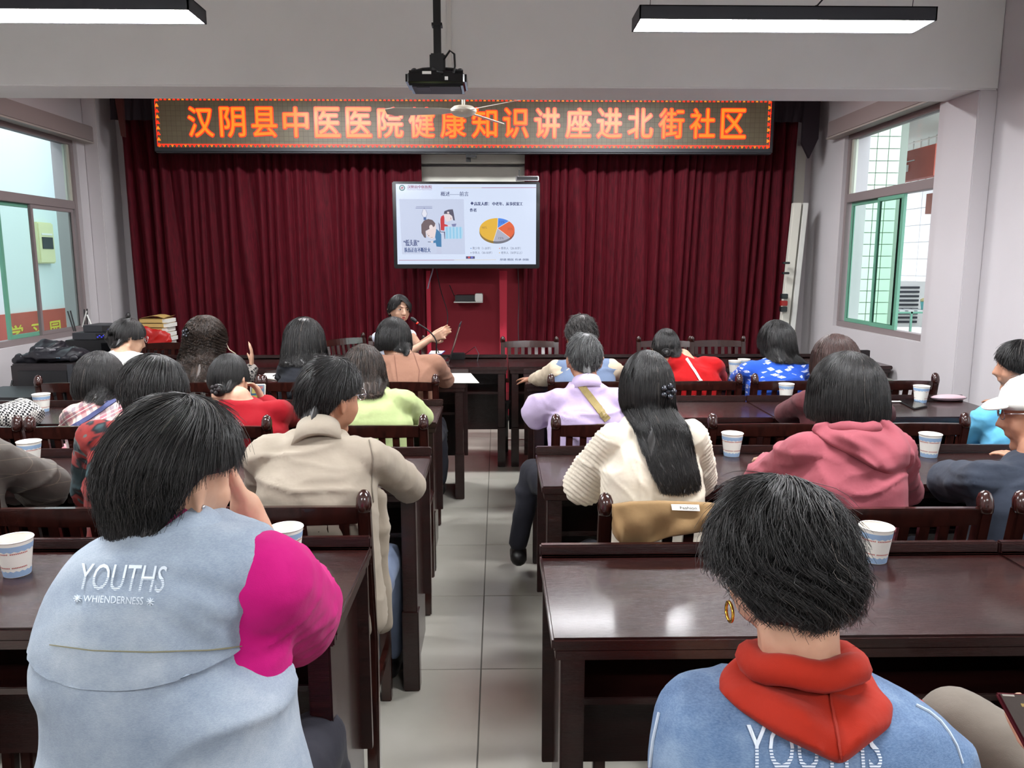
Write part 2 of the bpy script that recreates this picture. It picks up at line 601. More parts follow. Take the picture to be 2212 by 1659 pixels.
part('casing', MB().box(XC, XC + .06, c.y - .13, c.y + .15, c.z - .21, c.z + .21), mat('cream_plastic', (214, 214, 170), .5), bx, bevel=.012)
part('breaker_window', MB().box(XC + .06, XC + .066, c.y - .08, c.y + .11, c.z - .06, c.z + .06), M_dgrey, bx)
part('label_strip', MB().box(XC + .06, XC + .064, c.y - .08, c.y + .11, c.z + .08, c.z + .1), M_white, bx)

# ------------------------------------------------------------------ velvet curtains
M_velvet, _t = newmat('dark_red_velvet')
_t.b.inputs['Roughness'].default_value = .75
_t.b.inputs['Specular IOR Level'].default_value = .15
_t.b.inputs['Sheen Weight'].default_value = .25
_t.b.inputs['Sheen Tint'].default_value = lin((200, 60, 80))
_t.l(_t.ramp(_t.noise(_t.coord((40, 40, 3)), 3, 4), [(.3, lin((50, 5, 13))), (.7, lin((84, 10, 24)))]), _t.b.inputs['Base Color'])
_t.bump(_t.noise(_t.coord(), 300, 2), .3, .002)
M_velvet_d = mat('black_plum_velvet', (27, 13, 23), .85)
M_redcloth = mat('plain_red_cloth', (122, 10, 30), .8, var=.06, vscale=3, bump=.2, bscale=200)


def curtain(name, x0, x1, z0, z1, Y, npl, amp, label, m, seed=0, slant0=0, slant1=0):
    rn = random.Random(seed)
    ph = [rn.uniform(0, 6.28) for _ in range(6)]
    nx = npl * 14; nz = 22
    vs = []; fs = []
    for j in range(nz + 1):
        t = j / nz; z = z1 + (z0 - z1) * t
        for i in range(nx + 1):
            s = i / nx
            xa = x0 + slant0 * t; xb = x1 + slant1 * t
            warp = .012 * math.sin(s * 23 + ph[0] + t * 1.5) + .008 * math.sin(s * 51 + ph[1] + t * 3)
            a_ = (s + warp) * npl * 2 * math.pi
            k = .35 + .65 * (.5 + .5 * math.sin(s * 17 + ph[2]))
            y = amp * k * (math.sin(a_) + .35 * math.sin(2 * a_ + ph[3] + t)) + .35 * amp * math.sin(s * 31 + ph[4] + t * 2)
            x = xa + (xb - xa) * s + .25 * amp * math.sin(a_ * 1 + 1.57) * k
            vs.append((x, Y + y * (.55 + .45 * t), z))
    n1 = nx + 1
    for j in range(nz):
        for i in range(nx):
            q = j * n1 + i
            fs.append((q, q + 1, q + n1 + 1, q + n1))
    mb = MB().add(vs, fs)
    o = part(name, mb, m, None, smooth=True, origin=((x0 + x1) / 2, Y, z0))
    tag(o, label, 'curtain')
    return o


YC = 7.06
xl = P(262, 340, YC).x; xli = P(908, 360, YC).x; xri = P(1136, 360, YC).x; xr = P(1722, 340, YC).x
xr2 = P(1688, 640, YC).x
curtain('stage_curtain', xl, xli, .06, 3.05, YC, 27, .06, 'dark red pleated velvet curtain left of the screen', M_velvet, 2, slant0=.05, slant1=.03)
curtain('stage_curtain', xri, xr, .06, 3.05, YC, 24, .06, 'dark red pleated velvet curtain right of the screen', M_velvet, 5, slant0=-.03, slant1=xr2 - xr)
# plain cloth panels behind the television
ce = curtain('backdrop_cloth', P(905, 620, YC + .1).x, P(1145, 620, YC + .1).x, .06, P(1000, 545, YC + .1).z + .3, YC + .1, 2, .012, 'plain bright red cloth hung flat below the television', M_redcloth, 8)
hem = MB(); 
for u, w_ in ((925, .02), (1087, .035)):
    c0 = P(u, 585, YC + .02); c1 = P(u + 1, 770, YC + .02)
    hem.prism([(c0.x - w_, YC + .0, c0.z), (c0.x + w_, YC + .0, c0.z), (c0.x + w_ * .8, YC + .0, .1), (c0.x - w_ * .8, YC + .0, .1)], (0, .02, 0))
part('folded_edges', hem, mat('bright_red_hem', (176, 26, 52), .7), ce, kind='stuff')
# valance across the top
va = curtain('valance', P(243, 300, YC - .13).x, P(1764, 300, YC - .13).x, P(1000, 262, YC - .13).z, 3.18, YC - .13, 56, .02, 'dark plum pleated valance hanging above the red curtains', M_velvet_d, 11)
mb = MB(); x_ = P(1752, 330, YC - .13).x
mb.prism([(x_ - .09, YC - .15, 2.9), (x_ + .05, YC - .15, 2.9), (x_ + .05, YC - .15, P(0, 300, YC).z), (x_ - .02, YC - .15, P(0, 342, YC).z), (x_ - .09, YC - .15, P(0, 310, YC).z)], (0, .04, 0))
part('tail', mb, M_velvet_d, va)
mb = MB(); x_ = P(256, 260, YC - .16).x
mb.prism([(x_ - .03, YC - .18, 3.1), (x_ + .06, YC - .18, 3.1), (x_ + .05, YC - .18, P(0, 302, YC).z), (x_ + .02, YC - .18, P(0, 300, YC).z)], (0, .03, 0))
part('tassel', mb, mat('brown_fringe', (74, 30, 26), .9), va)

# ------------------------------------------------------------------ LED board
YL = 6.8
lb = thing('led_board', 'long LED message board with orange characters above the curtains', 'sign', P(1000, 328, YL))
p0 = P(326, 328, YL); p1 = P(1672, 330, YL)
bx0, bx1 = P(331, 300, YL).x, P(1671, 300, YL).x
bz0 = P(1000, 331, YL).z; bz1 = P(1000, 205, YL).z
part('casing', MB().box(bx0, bx1, YL, YL + .1, bz0, bz1), M_dgrey, lb, bevel=.012)
m, t = newmat('led_matrix')
t.b.inputs['Roughness'].default_value = .5
v = t.coord()
br = t.n('ShaderNodeTexBrick'); br.offset = 0; t.l(t.n('ShaderNodeSeparateXYZ').outputs[0], br.inputs['Scale']) if False else None
cx = t.n('ShaderNodeSeparateXYZ'); t.l(v, cx.inputs[0]); cb = t.n('ShaderNodeCombineXYZ'); t.l(cx.outputs[0], cb.inputs[0]); t.l(cx.outputs[2], cb.inputs[1])
t.l(cb.outputs[0], br.inputs['Vector']); br.inputs['Scale'].default_value = 22
br.inputs['Color1'].default_value = lin((92, 88, 72)); br.inputs['Color2'].default_value = lin((86, 80, 68)); br.inputs['Mortar'].default_value = lin((62, 56, 48)); br.inputs['Mortar Size'].default_value = .03
br.inputs['Brick Width'].default_value = .9; br.inputs['Row Height'].default_value = .9
t.l(br.outputs[0], t.b.inputs['Base Color'])
t.b.inputs['Emission Color'].default_value = lin((112, 92, 62)); t.b.inputs['Emission Strength'].default_value = .035
ins = .035
part('screen', MB().box(bx0 + ins, bx1 - ins, YL - .004, YL, bz0 + ins * 1.2, bz1 - ins), m, lb)
M_org = emit('led_orange', (255, 122, 26), 1.55); M_red = emit('led_red', (255, 36, 12), 2.6)
MSG = '汉阴县中医医院健康知识讲座进北街社区'
tx0, tx1 = P(408, 265, YL).x, P(1610, 265, YL).x
tz0, tz1 = P(1000, 297, YL).z, P(1000, 234, YL).z
pitch_ = (tx1 - tx0 + .06) / len(MSG); chw = pitch_ - .06
mo = MB(); mr = MB()
for i, ch in enumerate(MSG):
    vs, fs, asp = text2d(ch)
    x = tx0 + i * pitch_; z = tz0 - .0
    q = MB(); q2 = MB()
    for k, (ox, oz) in enumerate(((.010, 0), (-.010, 0), (0, .010), (0, -.010), (.007, .007), (-.007, .007), (.007, -.007), (-.007, -.007))):
        q.add([(x + p[0] * chw + ox, YL - .006 - k * .0001, z + p[1] * (tz1 - tz0) + oz) for p in vs], fs)
    for k, (ox, oz) in enumerate(((.003, 0), (-.003, 0), (0, .003), (0, -.003))):
        q2.add([(x + p[0] * chw + ox, YL - .009 - k * .0001, z + p[1] * (tz1 - tz0) + oz) for p in vs], fs)
    co = part('character', q, M_red, lb)
    part('lit_core', q2, M_org, co)
tr = MB(); to = MB(); sp = .0365
def tri(x, z, a_, mbx, s=.014):
    mbx.add([(x + s * math.cos(a_ + k * 2.094), YL - .007, z + s * math.sin(a_ + k * 2.094)) for k in range(3)], [(0, 1, 2)])
n = int((bx1 - bx0 - .1) / sp)
for i in range(n + 1):
    x = bx0 + .05 + i * (bx1 - bx0 - .1) / n
    tri(x, bz0 + .055, -1.57, tr if i % 3 else to); tri(x, bz1 - .045, 1.57, tr if i % 3 else to)
nz = int((bz1 - bz0 - .1) / .042)
for j in range(nz + 1):
    z = bz0 + .06 + j * (bz1 - bz0 - .11) / nz
    tri(bx0 + .05, z, 1.57, to if j % 2 else tr, .02); tri(bx1 - .05, z, 0, to if j % 2 else tr, .02)
tr.box(bx0 + .04, bx1 - .04, YL - .0062, YL - .006, bz0 + .064, bz0 + .069)
tr.box(bx0 + .034, bx0 + .038, YL - .0062, YL - .006, bz0 + .05, bz1 - .05).box(bx1 - .038, bx1 - .034, YL - .0062, YL - .006, bz0 + .05, bz1 - .05)
part('border_lights', tr, M_red, lb, kind='stuff'); part('border_lights', to, M_org, lb, kind='stuff')

# white backing board between the curtains and little hook
zb0_ = P(1000, 400, YC + .12).z; zb1_ = P(1000, 335, YC).z + .1
wb = part('projection_screen_case', MB().box(P(900, 360, 7.15).x, P(1140, 360, 7.15).x, 7.15, 7.25, zb0_ - .3, P(1000, 360, 7.15).z), M_offw, None, bevel=.01, origin=(-.3, 7.2, zb0_ - .3))
tag(wb, 'cream projection screen case on the wall behind the television', 'projection screen')
wb2 = part('upper_rail', MB().box(P(900, 360, 7.15).x, P(1140, 360, 7.15).x, 7.12, 7.24, P(1000, 354, 7.15).z, P(1000, 337, 7.15).z + .2), M_offw, wb, bevel=.01)
hk = thing('camera_hook', 'small black bracket under the middle of the LED board', 'bracket', P(1012, 345, 6.85))
c = P(1012, 345, 6.85)
part('arm', MB().box(c.x - .02, c.x + .02, 6.82, 6.86, c.z - .02, bz0), M_black, hk)
part('foot', MB().box(c.x - .02, c.x + .07, 6.78, 6.86, c.z + .01, c.z + .035), M_black, hk)

# ------------------------------------------------------------------ television with the slide
YT = 6.72
tv = thing('television', 'large wall television showing a lecture slide with a pie chart', 'television', P(1006, 580, YT))
tx0, tx1 = P(849, 490, YT).x, P(1166, 490, YT).x
tz0, tz1 = P(1000, 580, YT).z, P(1000, 392, YT).z
part('bezel', MB().box(tx0, tx1, YT, YT + .07, tz0, tz1), M_blackgl, tv, bevel=.008)
part('wall_bracket', MB().box(tx0 + .5, tx1 - .5, YT + .07, YC + .075, tz0 + .2, tz1 - .2), M_black, tv)
sx0, sx1 = tx0 + .032, tx1 - .032; sz0, sz1 = tz0 + .036, tz1 - .022
scr = part('screen', MB().box(sx0, sx1, YT - .003, YT, sz0, sz1), emit('slide_white', (214, 226, 248), .98, .15), tv)
def SP(cx, cy, k=0):
    return (sx0 + (cx - 92) / 1979 * (sx1 - sx0), YT - .004 - k * .0004, sz1 - (cy - 118) / 1157 * (sz1 - sz0))
_em = {}
def E(c):
    if c not in _em: _em[c] = emit('slide_%d_%d_%d' % c, c, .95, .3)
    return _em[c]
def spoly(pts, c, k=1, name='drawing'):
    return part(name, MB().poly([SP(x, y, k) for x, y in pts]), E(c), scr)
def sell(cx, cy, rx, ry, c, k=1, a0=0, a1=360, n=28, centre=False):
    pts = [(cx + rx * math.cos(math.radians(a0 + (a1 - a0) * i / n)), cy - ry * math.sin(math.radians(a0 + (a1 - a0) * i / n))) for i in range(n + 1)]
    if centre: pts.append((cx, cy))
    return spoly(pts, c, k)
def stext(s, x0, x1, y0, y1, c, k=3, name='caption', bold=0):
    r = text2d(s); vs, fs, asp = r
    q = MB()
    for ox in ((0,) if not bold else (-bold, 0, bold)):
        q.add([SP(x0 + p[0] * (x1 - x0) + ox, y1 - p[1] * (y1 - y0), k + abs(ox) * .01 + (.1 if ox > 0 else 0)) for p in vs], fs)
    return part(name, q, E(c), scr)
def sline(pts, w_, c, k=3):
    q = MB()
    for (a_, b_) in zip(pts, pts[1:]):
        dx, dy = b_[0] - a_[0], b_[1] - a_[1]; L = math.hypot(dx, dy) or 1
        nx_, ny_ = -dy / L * w_ / 2, dx / L * w_ / 2
        q.poly([SP(a_[0] + nx_, a_[1] + ny_, k), SP(b_[0] + nx_, b_[1] + ny_, k), SP(b_[0] - nx_, b_[1] - ny_, k), SP(a_[0] - nx_, a_[1] - ny_, k)])
    return part('line', q, E(c), scr)
NAVY = (44, 56, 110)
spoly([(135, 332), (1045, 332), (1058, 1128), (160, 1128)], (198, 208, 232), 1)
sell(180, 174, 41, 41, (40, 110, 100), 1); sell(180, 174, 29, 29, (226, 234, 248), 2)
sline([(160, 185), (182, 160), (200, 178)], 9, (170, 40, 60), 3); sline([(182, 160), (182, 195)], 8, (170, 40, 60), 3)
stext('汉阴县中医医院', 256, 598, 136, 180, (150, 40, 90), bold=1.5)
sline([(252, 188), (600, 188)], 3, (170, 110, 150)); stext('Hanyin County Chinese Medicine Hospital', 254, 598, 194, 208, (150, 120, 160))
sline([(760, 172), (1300, 170)], 5, (222, 196, 150)); sline([(1300, 170), (2068, 166)], 6, (170, 60, 90))
sline([(112, 1216), (900, 1213)], 6, (170, 60, 90)); sline([(900, 1213), (1500, 1208)], 5, (222, 196, 150))
stext('概述——前言', 722, 1114, 224, 290, NAVY, bold=1)
spoly([(1140, 392), (1163, 366), (1187, 392), (1163, 418)], NAVY, 3)
stext('高发人群： 中老年、从事伏案工', 1195, 1880, 372, 424, NAVY, bold=3)
stext('作者', 1132, 1226, 464, 514, NAVY, bold=3)
stext('“低头族”', 186, 404, 915, 1008, (40, 60, 120), bold=2.5)
stext('队伍正在不断壮大', 200, 564, 1030, 1100, (40, 70, 130), bold=2.5)
for (x, y, c_, s_, w_) in ((1142, 1042, (50, 120, 200), '青少年（1-20岁）', 260), (1550, 1042, (225, 100, 40), '青年人（20-30岁）', 280), (1142, 1107, (110, 115, 130), '中年人（30-50岁）', 280), (1550, 1107, (228, 180, 50), '老年人（50岁以上）', 300)):
    spoly([(x - 6, y - 6), (x + 6, y - 6), (x + 6, y + 6), (x - 6, y + 6)], c_, 3)
    stext(s_, x + 22, x + 22 + w_, y - 22, y + 18, (84, 90, 120))
stext('厚德 精医 传承 创新', 1556, 1970, 1190, 1222, (70, 80, 120), bold=1)
spoly([(1070, 1158), (1196, 1158), (1196, 1194), (1070, 1194)], (70, 70, 110), 2); sell(1113, 1175, 16, 14, (220, 80, 80), 3); sell(1155, 1175, 14, 12, (110, 120, 230), 3)
# pie chart
PCX, PCY, RX, RY = 1515, 772, 250, 168
def arc(a0, a1, n=24, dy=0):
    return [(PCX + RX * math.sin(math.radians(a0 + (a1 - a0) * i / n)), PCY + dy - RY * math.cos(math.radians(a0 + (a1 - a0) * i / n))) for i in range(n + 1)]
ANG = [(3, 43, (62, 132, 232)), (43, 133, (226, 92, 30)), (133, 192, (172, 174, 192)), (192, 363, (228, 178, 36))]
for (a0, a1, c_) in ANG:
    lo, hi = max(a0, 88), min(a1, 272)
    if hi > lo: spoly(arc(lo, hi) + arc(lo, hi, dy=34)[::-1], tuple(int(x * .62) for x in c_), 2, 'pie_rim')
for (a0, a1, c_) in ANG:
    spoly(arc(a0, a1) + [(PCX + 6, PCY - 22)], c_, 3, 'pie_slice')
for a0 in (3, 43, 133, 192):
    e_ = arc(a0, a0 + .1)[0]; sline([(PCX + 6, PCY - 22), e_], 6, (240, 236, 230), 4)
for s_, x, y, c_ in (('12%', 1586, 660, (40, 60, 130)), ('25%', 1702, 760, (150, 60, 30)), ('15%', 1572, 894, (80, 84, 100)), ('48%', 1334, 740, (150, 110, 30))):
    stext(s_, x - 38, x + 38, y - 16, y + 16, c_, 5)
# plain drawing of two people bent over (phone, bowl)
sline([(372, 440), (600, 438)], 5, (80, 86, 140)); sline([(365, 462), (600, 462)], 9, (110, 116, 160))
sline([(487, 450), (487, 480)], 6, (110, 116, 160))
spoly([(470, 480), (505, 480), (528, 545), (508, 590), (472, 590), (448, 545)], (226, 228, 240), 2); sline([(470, 480), (448, 545), (472, 590)], 4, (70, 76, 120)); sline([(505, 480), (528, 545), (508, 590)], 4, (70, 76, 120))
spoly([(474, 590), (512, 590), (512, 632), (474, 632)], (44, 90, 150), 2)
spoly([(500, 800), (645, 690), (650, 790), (630, 880), (586, 908), (520, 866)], (232, 216, 216), 3)
spoly([(440, 700), (480, 640), (540, 617), (600, 632), (640, 680), (630, 722), (500, 790), (505, 890), (480, 885), (442, 820)], (98, 78, 82), 4)
sell(578, 735, 26, 34, (236, 222, 222), 5); sell(544, 858, 6, 8, (60, 50, 60), 5); sline([(520, 838), (535, 832)], 4, (60, 50, 60), 5); sline([(570, 885), (600, 880)], 4, (60, 50, 60), 5)
spoly([(650, 760), (690, 790), (722, 840), (722, 1022), (652, 1016), (640, 960), (610, 968), (606, 935), (645, 920), (634, 880)], (44, 118, 168), 3)
sline([(530, 948), (600, 950)], 8, (50, 60, 90), 4); sell(590, 948, 18, 14, (226, 214, 216), 5)
spoly([(652, 1020), (722, 1026), (726, 1125), (630, 1122), (655, 1100)], (196, 204, 228), 3)
spoly([(765, 545), (880, 545), (885, 630), (800, 660), (770, 600)], (230, 218, 220), 3)
spoly([(762, 545), (770, 505), (830, 482), (890, 478), (900, 520), (918, 640), (895, 636), (880, 575), (840, 545)], (74, 70, 92), 4)
sell(824, 526, 15, 14, (232, 218, 220), 5); sline([(860, 595), (862, 622)], 6, (160, 50, 60), 5)
spoly([(725, 580), (760, 560), (770, 600), (768, 690), (815, 705), (815, 724), (770, 724), (765, 785), (715, 778), (712, 620)], (198, 30, 36), 4)
spoly([(683, 665), (700, 690), (712, 800), (776, 800), (776, 905), (768, 905), (760, 812), (700, 808)], (84, 84, 120), 3)
spoly([(776, 732), (1020, 732), (1030, 800), (1020, 900), (780, 905)], (176, 214, 238), 2)
for k in range(5): spoly([(790 + k * 48, 733), (812 + k * 48, 733), (814 + k * 48, 900), (792 + k * 48, 902)], (140, 200, 232), 3)
spoly([(868, 690), (940, 684), (925, 726), (884, 728)], (120, 126, 170), 3); sell(835, 712, 20, 8, (232, 218, 220), 4)

cmr = thing('video_camera', 'slim black and silver conference camera on top of the television', 'camera', P(1139, 390, YT))
c0, c1 = P(1114, 388, YT), P(1164, 386, YT)
part('body', MB().box(c0.x, c1.x, YT - .02, YT + .05, tz1 + .005, tz1 + .045), M_chrome, cmr, bevel=.004)
part('lens_bar', MB().box(c0.x + .01, c1.x - .01, YT - .024, YT - .02, tz1 + .012, tz1 + .038), M_black, cmr)
part('antenna', MB().tube([(c0.x + .03, YT + .03, tz1 + .04), (c0.x + .03, YT + .03, tz1 + .1)], .004, 6), M_black, cmr)

# router on a small bracket below the television, cables
rt = thing('wall_router', 'small black and white box with antenna on the red cloth', 'router', P(1012, 650, YC))
c0, c1 = P(981, 652, YC - .06), P(1043, 640, YC - .06)
part('shelf', MB().box(c0.x, c1.x, YC - .12, YC + .06, c0.z - .005, c0.z + .004), M_white, rt)
part('black_case', MB().box(c0.x + .012, c1.x - .07, YC - .12, YC + .05, c0.z + .005, c1.z + .012), M_black, rt, bevel=.004)
part('white_case', MB().box(c1.x - .07, c1.x, YC - .12, YC + .05, c0.z + .005, c1.z + .025), M_white, rt, bevel=.006)
part('antenna', MB().tube([(c0.x, YC, c1.z), P(971, 616, YC - .06)], .004, 6), M_black, rt)
def cable(label, pts, r, m, name='cable'):
    # smooth a polyline
    q = [Vector(p) for p in pts]
    for _ in range(2):
        n_ = [q[0]]
        for a_, b_ in zip(q, q[1:]): n_ += [a_.lerp(b_, .25), a_.lerp(b_, .75)]
        n_.append(q[-1]); q = n_
    o = part(name, MB().tube(q, r, 6), m, None, smooth=True, origin=tuple(q[-1]))
    return tag(o, label, 'cable')
yy = YC - .09
cable('thin black cable looping down below the television to the speaker table', [P(943, 577, YT + .05), P(943, 584, YT + .1), P(952, 630, yy), P(968, 675, yy), P(966, 705, yy), P(955, 722, 6.5), P(940, 745, 6.0), P(948, 762, 5.9)], .004, M_black)
cable('short grey cable hanging at the lower left of the television', [P(935, 577, YT + .05), P(935, 584, YT + .1), P(928, 605, yy), P(924, 624, yy)], .006, mat('grey_cable', (150, 150, 170), .5))
cable('thin dark cable hanging below the right side of the television', [P(1119, 577, YT + .05), P(1119, 584, YT + .1), P(1121, 640, yy), P(1119, 700, yy), P(1121, 760, yy)], .0035, M_dgrey)

# ------------------------------------------------------------------ hanging lamps
M_led = emit('led_diffuser', (250, 252, 255), LED_POWER)
M_lampb = mat('lamp_body', (50, 52, 58), .5, .2)
def lamp(x0, x1, y0, y1, z, label, zs=.055):
    r = thing('hanging_lamp', label, 'lamp', ((x0 + x1) / 2, (y0 + y1) / 2, z), 'black linear LED lamps')
    mb = MB().box(x0, x1, y0, y0 + .006, z, z + zs).box(x0, x1, y1 - .006, y1, z, z + zs).box(x0, x0 + .006, y0, y1, z, z + zs).box(x1 - .006, x1, y0, y1, z, z + zs).box(x0, x1, y0, y1, z + zs - .004, z + zs)
    part('housing', mb, M_lampb, r)
    part('diffuser', MB().box(x0 + .007, x1 - .007, y0 + .007, y1 - .007, z + .003, z + .008), M_led, r)
    for x in (x0 + .06, x1 - .06):
        part('suspension_wire', MB().tube([(x, (y0 + y1) / 2, z + zs), (x + .02, (y0 + y1) / 2, ZC)], .0015, 5), M_dgrey, r)
    part('power_cord', MB().tube([(x0 + .7, (y0 + y1) / 2, z + zs), (x0 + .78, (y0 + y1) / 2, z + zs + .03), (x0 + .86, (y0 + y1) / 2, z + zs + .12), (x0 + .9, (y0 + y1) / 2, ZC)], .004, 6), M_black, r)
    return r
zl = 2.5
ya_ = PZ(1500, 41, zl).y; yb_ = PZ(1500, 70, zl).y
lamp(PZ(1381, 41, zl).x, PZ(2033, 39, zl).x, ya_, yb_, zl, 'black linear lamp hanging at upper right before the beam')
ya2 = PZ(300, 20, zl).y; yb2 = PZ(300, 52, zl).y
xr_ = PZ(409, 22, zl).x
lamp(xr_ - 1.22, xr_, ya2, yb2, zl, 'black linear lamp hanging at upper left before the beam')
for x, y, l_ in ((.35, 5.75, 'black linear lamp in the front bay right of the fan'), (-1.9, 5.75, 'black linear lamp in the front bay left of the fan'), (.6, 1.6, 'black linear lamp above the right rear tables'), (-2.3, 1.6, 'black linear lamp above the left rear tables'), (.6, -1.2, 'black linear lamp behind the viewer on the right'), (-2.3, -1.2, 'black linear lamp behind the viewer on the left')):
    lamp(x, x + 1.22, y, y + .2, 2.9 if y > 4 else 2.6, l_)

# ------------------------------------------------------------------ projector
pj = thing('projector', 'black ceiling projector hanging on a black pole', 'projector', P(945, 180, 3.75))
YP = 3.75
c = P(945, 178, YP)
x0, x1 = P(882, 178, YP).x, P(1010, 178, YP).x
zt, zb = P(945, 150, YP).z, P(945, 212, YP).z
zlo = PZ(945, 213, P(945, 185, YP - .13).z).z
body = MB(); zc1 = P(945, 183, YP - .13).z; zc0 = P(945, 150, YP - .13).z
hw = (x1 - x0) / 2; xm = (x0 + x1) / 2; yd = .21
vs = [(xm - hw * .98, YP - .13, zc1 + .01), (xm + hw * .98, YP - .13, zc1 + .01), (xm + hw, YP + yd - .13, zc1 + .0), (xm - hw, YP + yd - .13, zc1 + .0)]
body.box(xm - hw, xm + hw, YP - .13, YP - .13 + yd, zc1, zc0)
part('body', body, M_blackgl, pj, bevel=.016, seg=3)
part('underside_plate', MB().box(xm - hw * .8, xm + hw * .8, YP - .11, YP + .05, zc1 - .004, zc1), M_black, pj, bevel=.002)
part('rear_socket', MB().box(xm + .04, xm + .055, YP - .133, YP - .13, zc1 + .02, zc1 + .035), M_white, pj)
part('label_plate', MB().box(xm - .06, xm - .02, YP - .133, YP - .129, zc0 - .02, zc0 - .008), M_white, pj)
part('vent', MB().box(xm - .09, xm - .03, YP - .1, YP - .02, zc1 - .006, zc1 - .004), M_dgrey, pj)
for s in (-1, 1):
    part('mount_arm', MB().tube([(xm, YP, zc0 + .035), (xm + s * .07, YP, zc0 + .03), (xm + s * .1, YP - .03, zc0 + .015), (xm + s * .1, YP - .03, zc0)], .008, 8), M_black, pj)
    part('mount_foot', MB().lathe([(.014, 0), (.014, .02), (.007, .025)], (xm + s * .105, YP - .04, zc0)), M_black, pj)
zpole = P(945, 118, YP).z
part('mount_block', MB().box(xm - .035, xm + .035, YP - .03, YP + .03, zc0 + .01, zpole), M_black, pj, bevel=.006)
part('pole', MB().box(xm - .017, xm + .017, YP - .017, YP + .017, zpole, ZC), M_black, pj, bevel=.003)
part('collar', MB().box(xm - .024, xm + .024, YP - .024, YP + .024, P(945, 58, YP).z, P(945, 52, YP).z), M_black, pj)
part('cable', MB().tube([(xm + .03, YP - .035, zpole - .03), (xm + .06, YP - .05, zpole + .005), (xm + .08, YP - .05, zpole - .01), (xm + .085, YP - .1, zc0 + .02), (xm + .08, YP - .13, zc1 + .05)], .005, 6).tube([(xm - .02, YP - .04, zpole - .07), (xm, YP - .1, zc0 + .0), (xm + .03, YP - .145, zc1 + .05)], .006, 6), M_black, pj, smooth=True)
# cable trunking on the beam face
tk = part('cable_trunking', MB().box(P(966, 90, 4.6).x, P(975, 90, 4.6).x, 4.603, YBEAM0, ZBEAM + .03, ZC), M_white, None, origin=(0, 4.6, ZBEAM))
tag(tk, 'white cable trunking running down the beam behind the projector pole', 'trunking')

# ------------------------------------------------------------------ ceiling fan
YFn = 5.75
fc = P(1001, 240, YFn)
fan = thing('ceiling_fan', 'old white three-blade ceiling fan in front of the LED board', 'fan', fc)
M_fan = mat('fan_enamel', (206, 200, 184), .4)
part('motor', MB().lathe([(.01, -.035), (.05, -.034), (.075, -.025), (.092, -.008), (.092, .012), (.07, .03), (.02, .035)], fc, 28), M_fan, fan, smooth=2)
part('band', MB().lathe([(.0935, -.004), (.0935, .008)], fc, 28), M_offw, fan, smooth=True)
part('down_rod', MB().tube([fc + Vector((0, 0, .03)), (fc.x, fc.y, ZC)], .012, 10), M_fan, fan)
part('canopy', MB().lathe([(.05, ZC - .08), (.06, ZC - .03), (.06, ZC)], (fc.x, fc.y, 0), 16), M_fan, fan)
for a_ in (176, 296 + 20, 62):
    R = Matrix.Rotation(math.radians(a_), 3, 'Z') @ Matrix.Rotation(math.radians(14), 3, 'X')
    vs = [(.08, -.03), (.16, -.05), (.5, -.065), (.56, -.04), (.56, .04), (.5, .06), (.16, .05), (.08, .03)]
    top = [fc + R @ Vector((x, y, .004)) for x, y in vs]
    part('blade', MB().prism(top, (0, 0, -.004)), M_fan, fan)

# ------------------------------------------------------------------ corner objects on the right
lw = thing('leaning_screen_tube', 'tall white screen case with black fittings leaning in the right corner', 'screen case', (2.72, 6.95, 0))
a0, a1 = P(1733, 438, 6.93), P(1706, 690, 6.88)
d_ = (a1 - a0).normalized(); bot = a0 + d_ * ((a0.z) / -d_.z)
for off, wd, mm, nm in ((0, .035, M_offw, 'case'), (.075, .022, M_white, 'side_profile')):
    q = [a0 + Vector((off - .037, 0, 0)), bot + Vector((off - .037, 0, 0))]
    mb = MB(); d1 = Vector((wd, 0, 0)); 
    mb.prism([q[0] - d1, q[0] + d1, q[1] + d1, q[1] - d1], (0, .06, 0))
    part(nm, mb, mm, lw, bevel=.004)
for v_ in (568, 590, 640, 655, 668):
    c = P(1692 + (668 - v_) * .06, v_, 6.85)
    part('fitting', MB().cbox(c, .06, .04, .045 if v_ > 600 else .02), M_black if v_ != 655 else M_gloss_red, lw, bevel=.004)
pi_ = thing('wall_conduit', 'thin grey conduit with a small socket box beside the right curtain', 'conduit', (2.86, 6.9, .5))
c = P(1748, 330, 6.9)
part('pipe', MB().tube([(c.x, 7.2, 2.6), (c.x, 7.2, 1.0)], .008, 8), M_white, pi_)
part('junction_box', MB().cbox((c.x - .02, 7.2, P(1722, 590, 7.1).z), .09, .05, .1), M_white, pi_, bevel=.006)
tp = part('wall_strip', MB().box(P(1722, 330, 7.22).x, P(1745, 330, 7.22).x, 7.26, 7.3, .05, 2.55), M_offw, None, origin=(2.7, 7.28, .05))
tag(tp, 'white vertical cover strip on the wall beside the right curtain edge', 'trim')
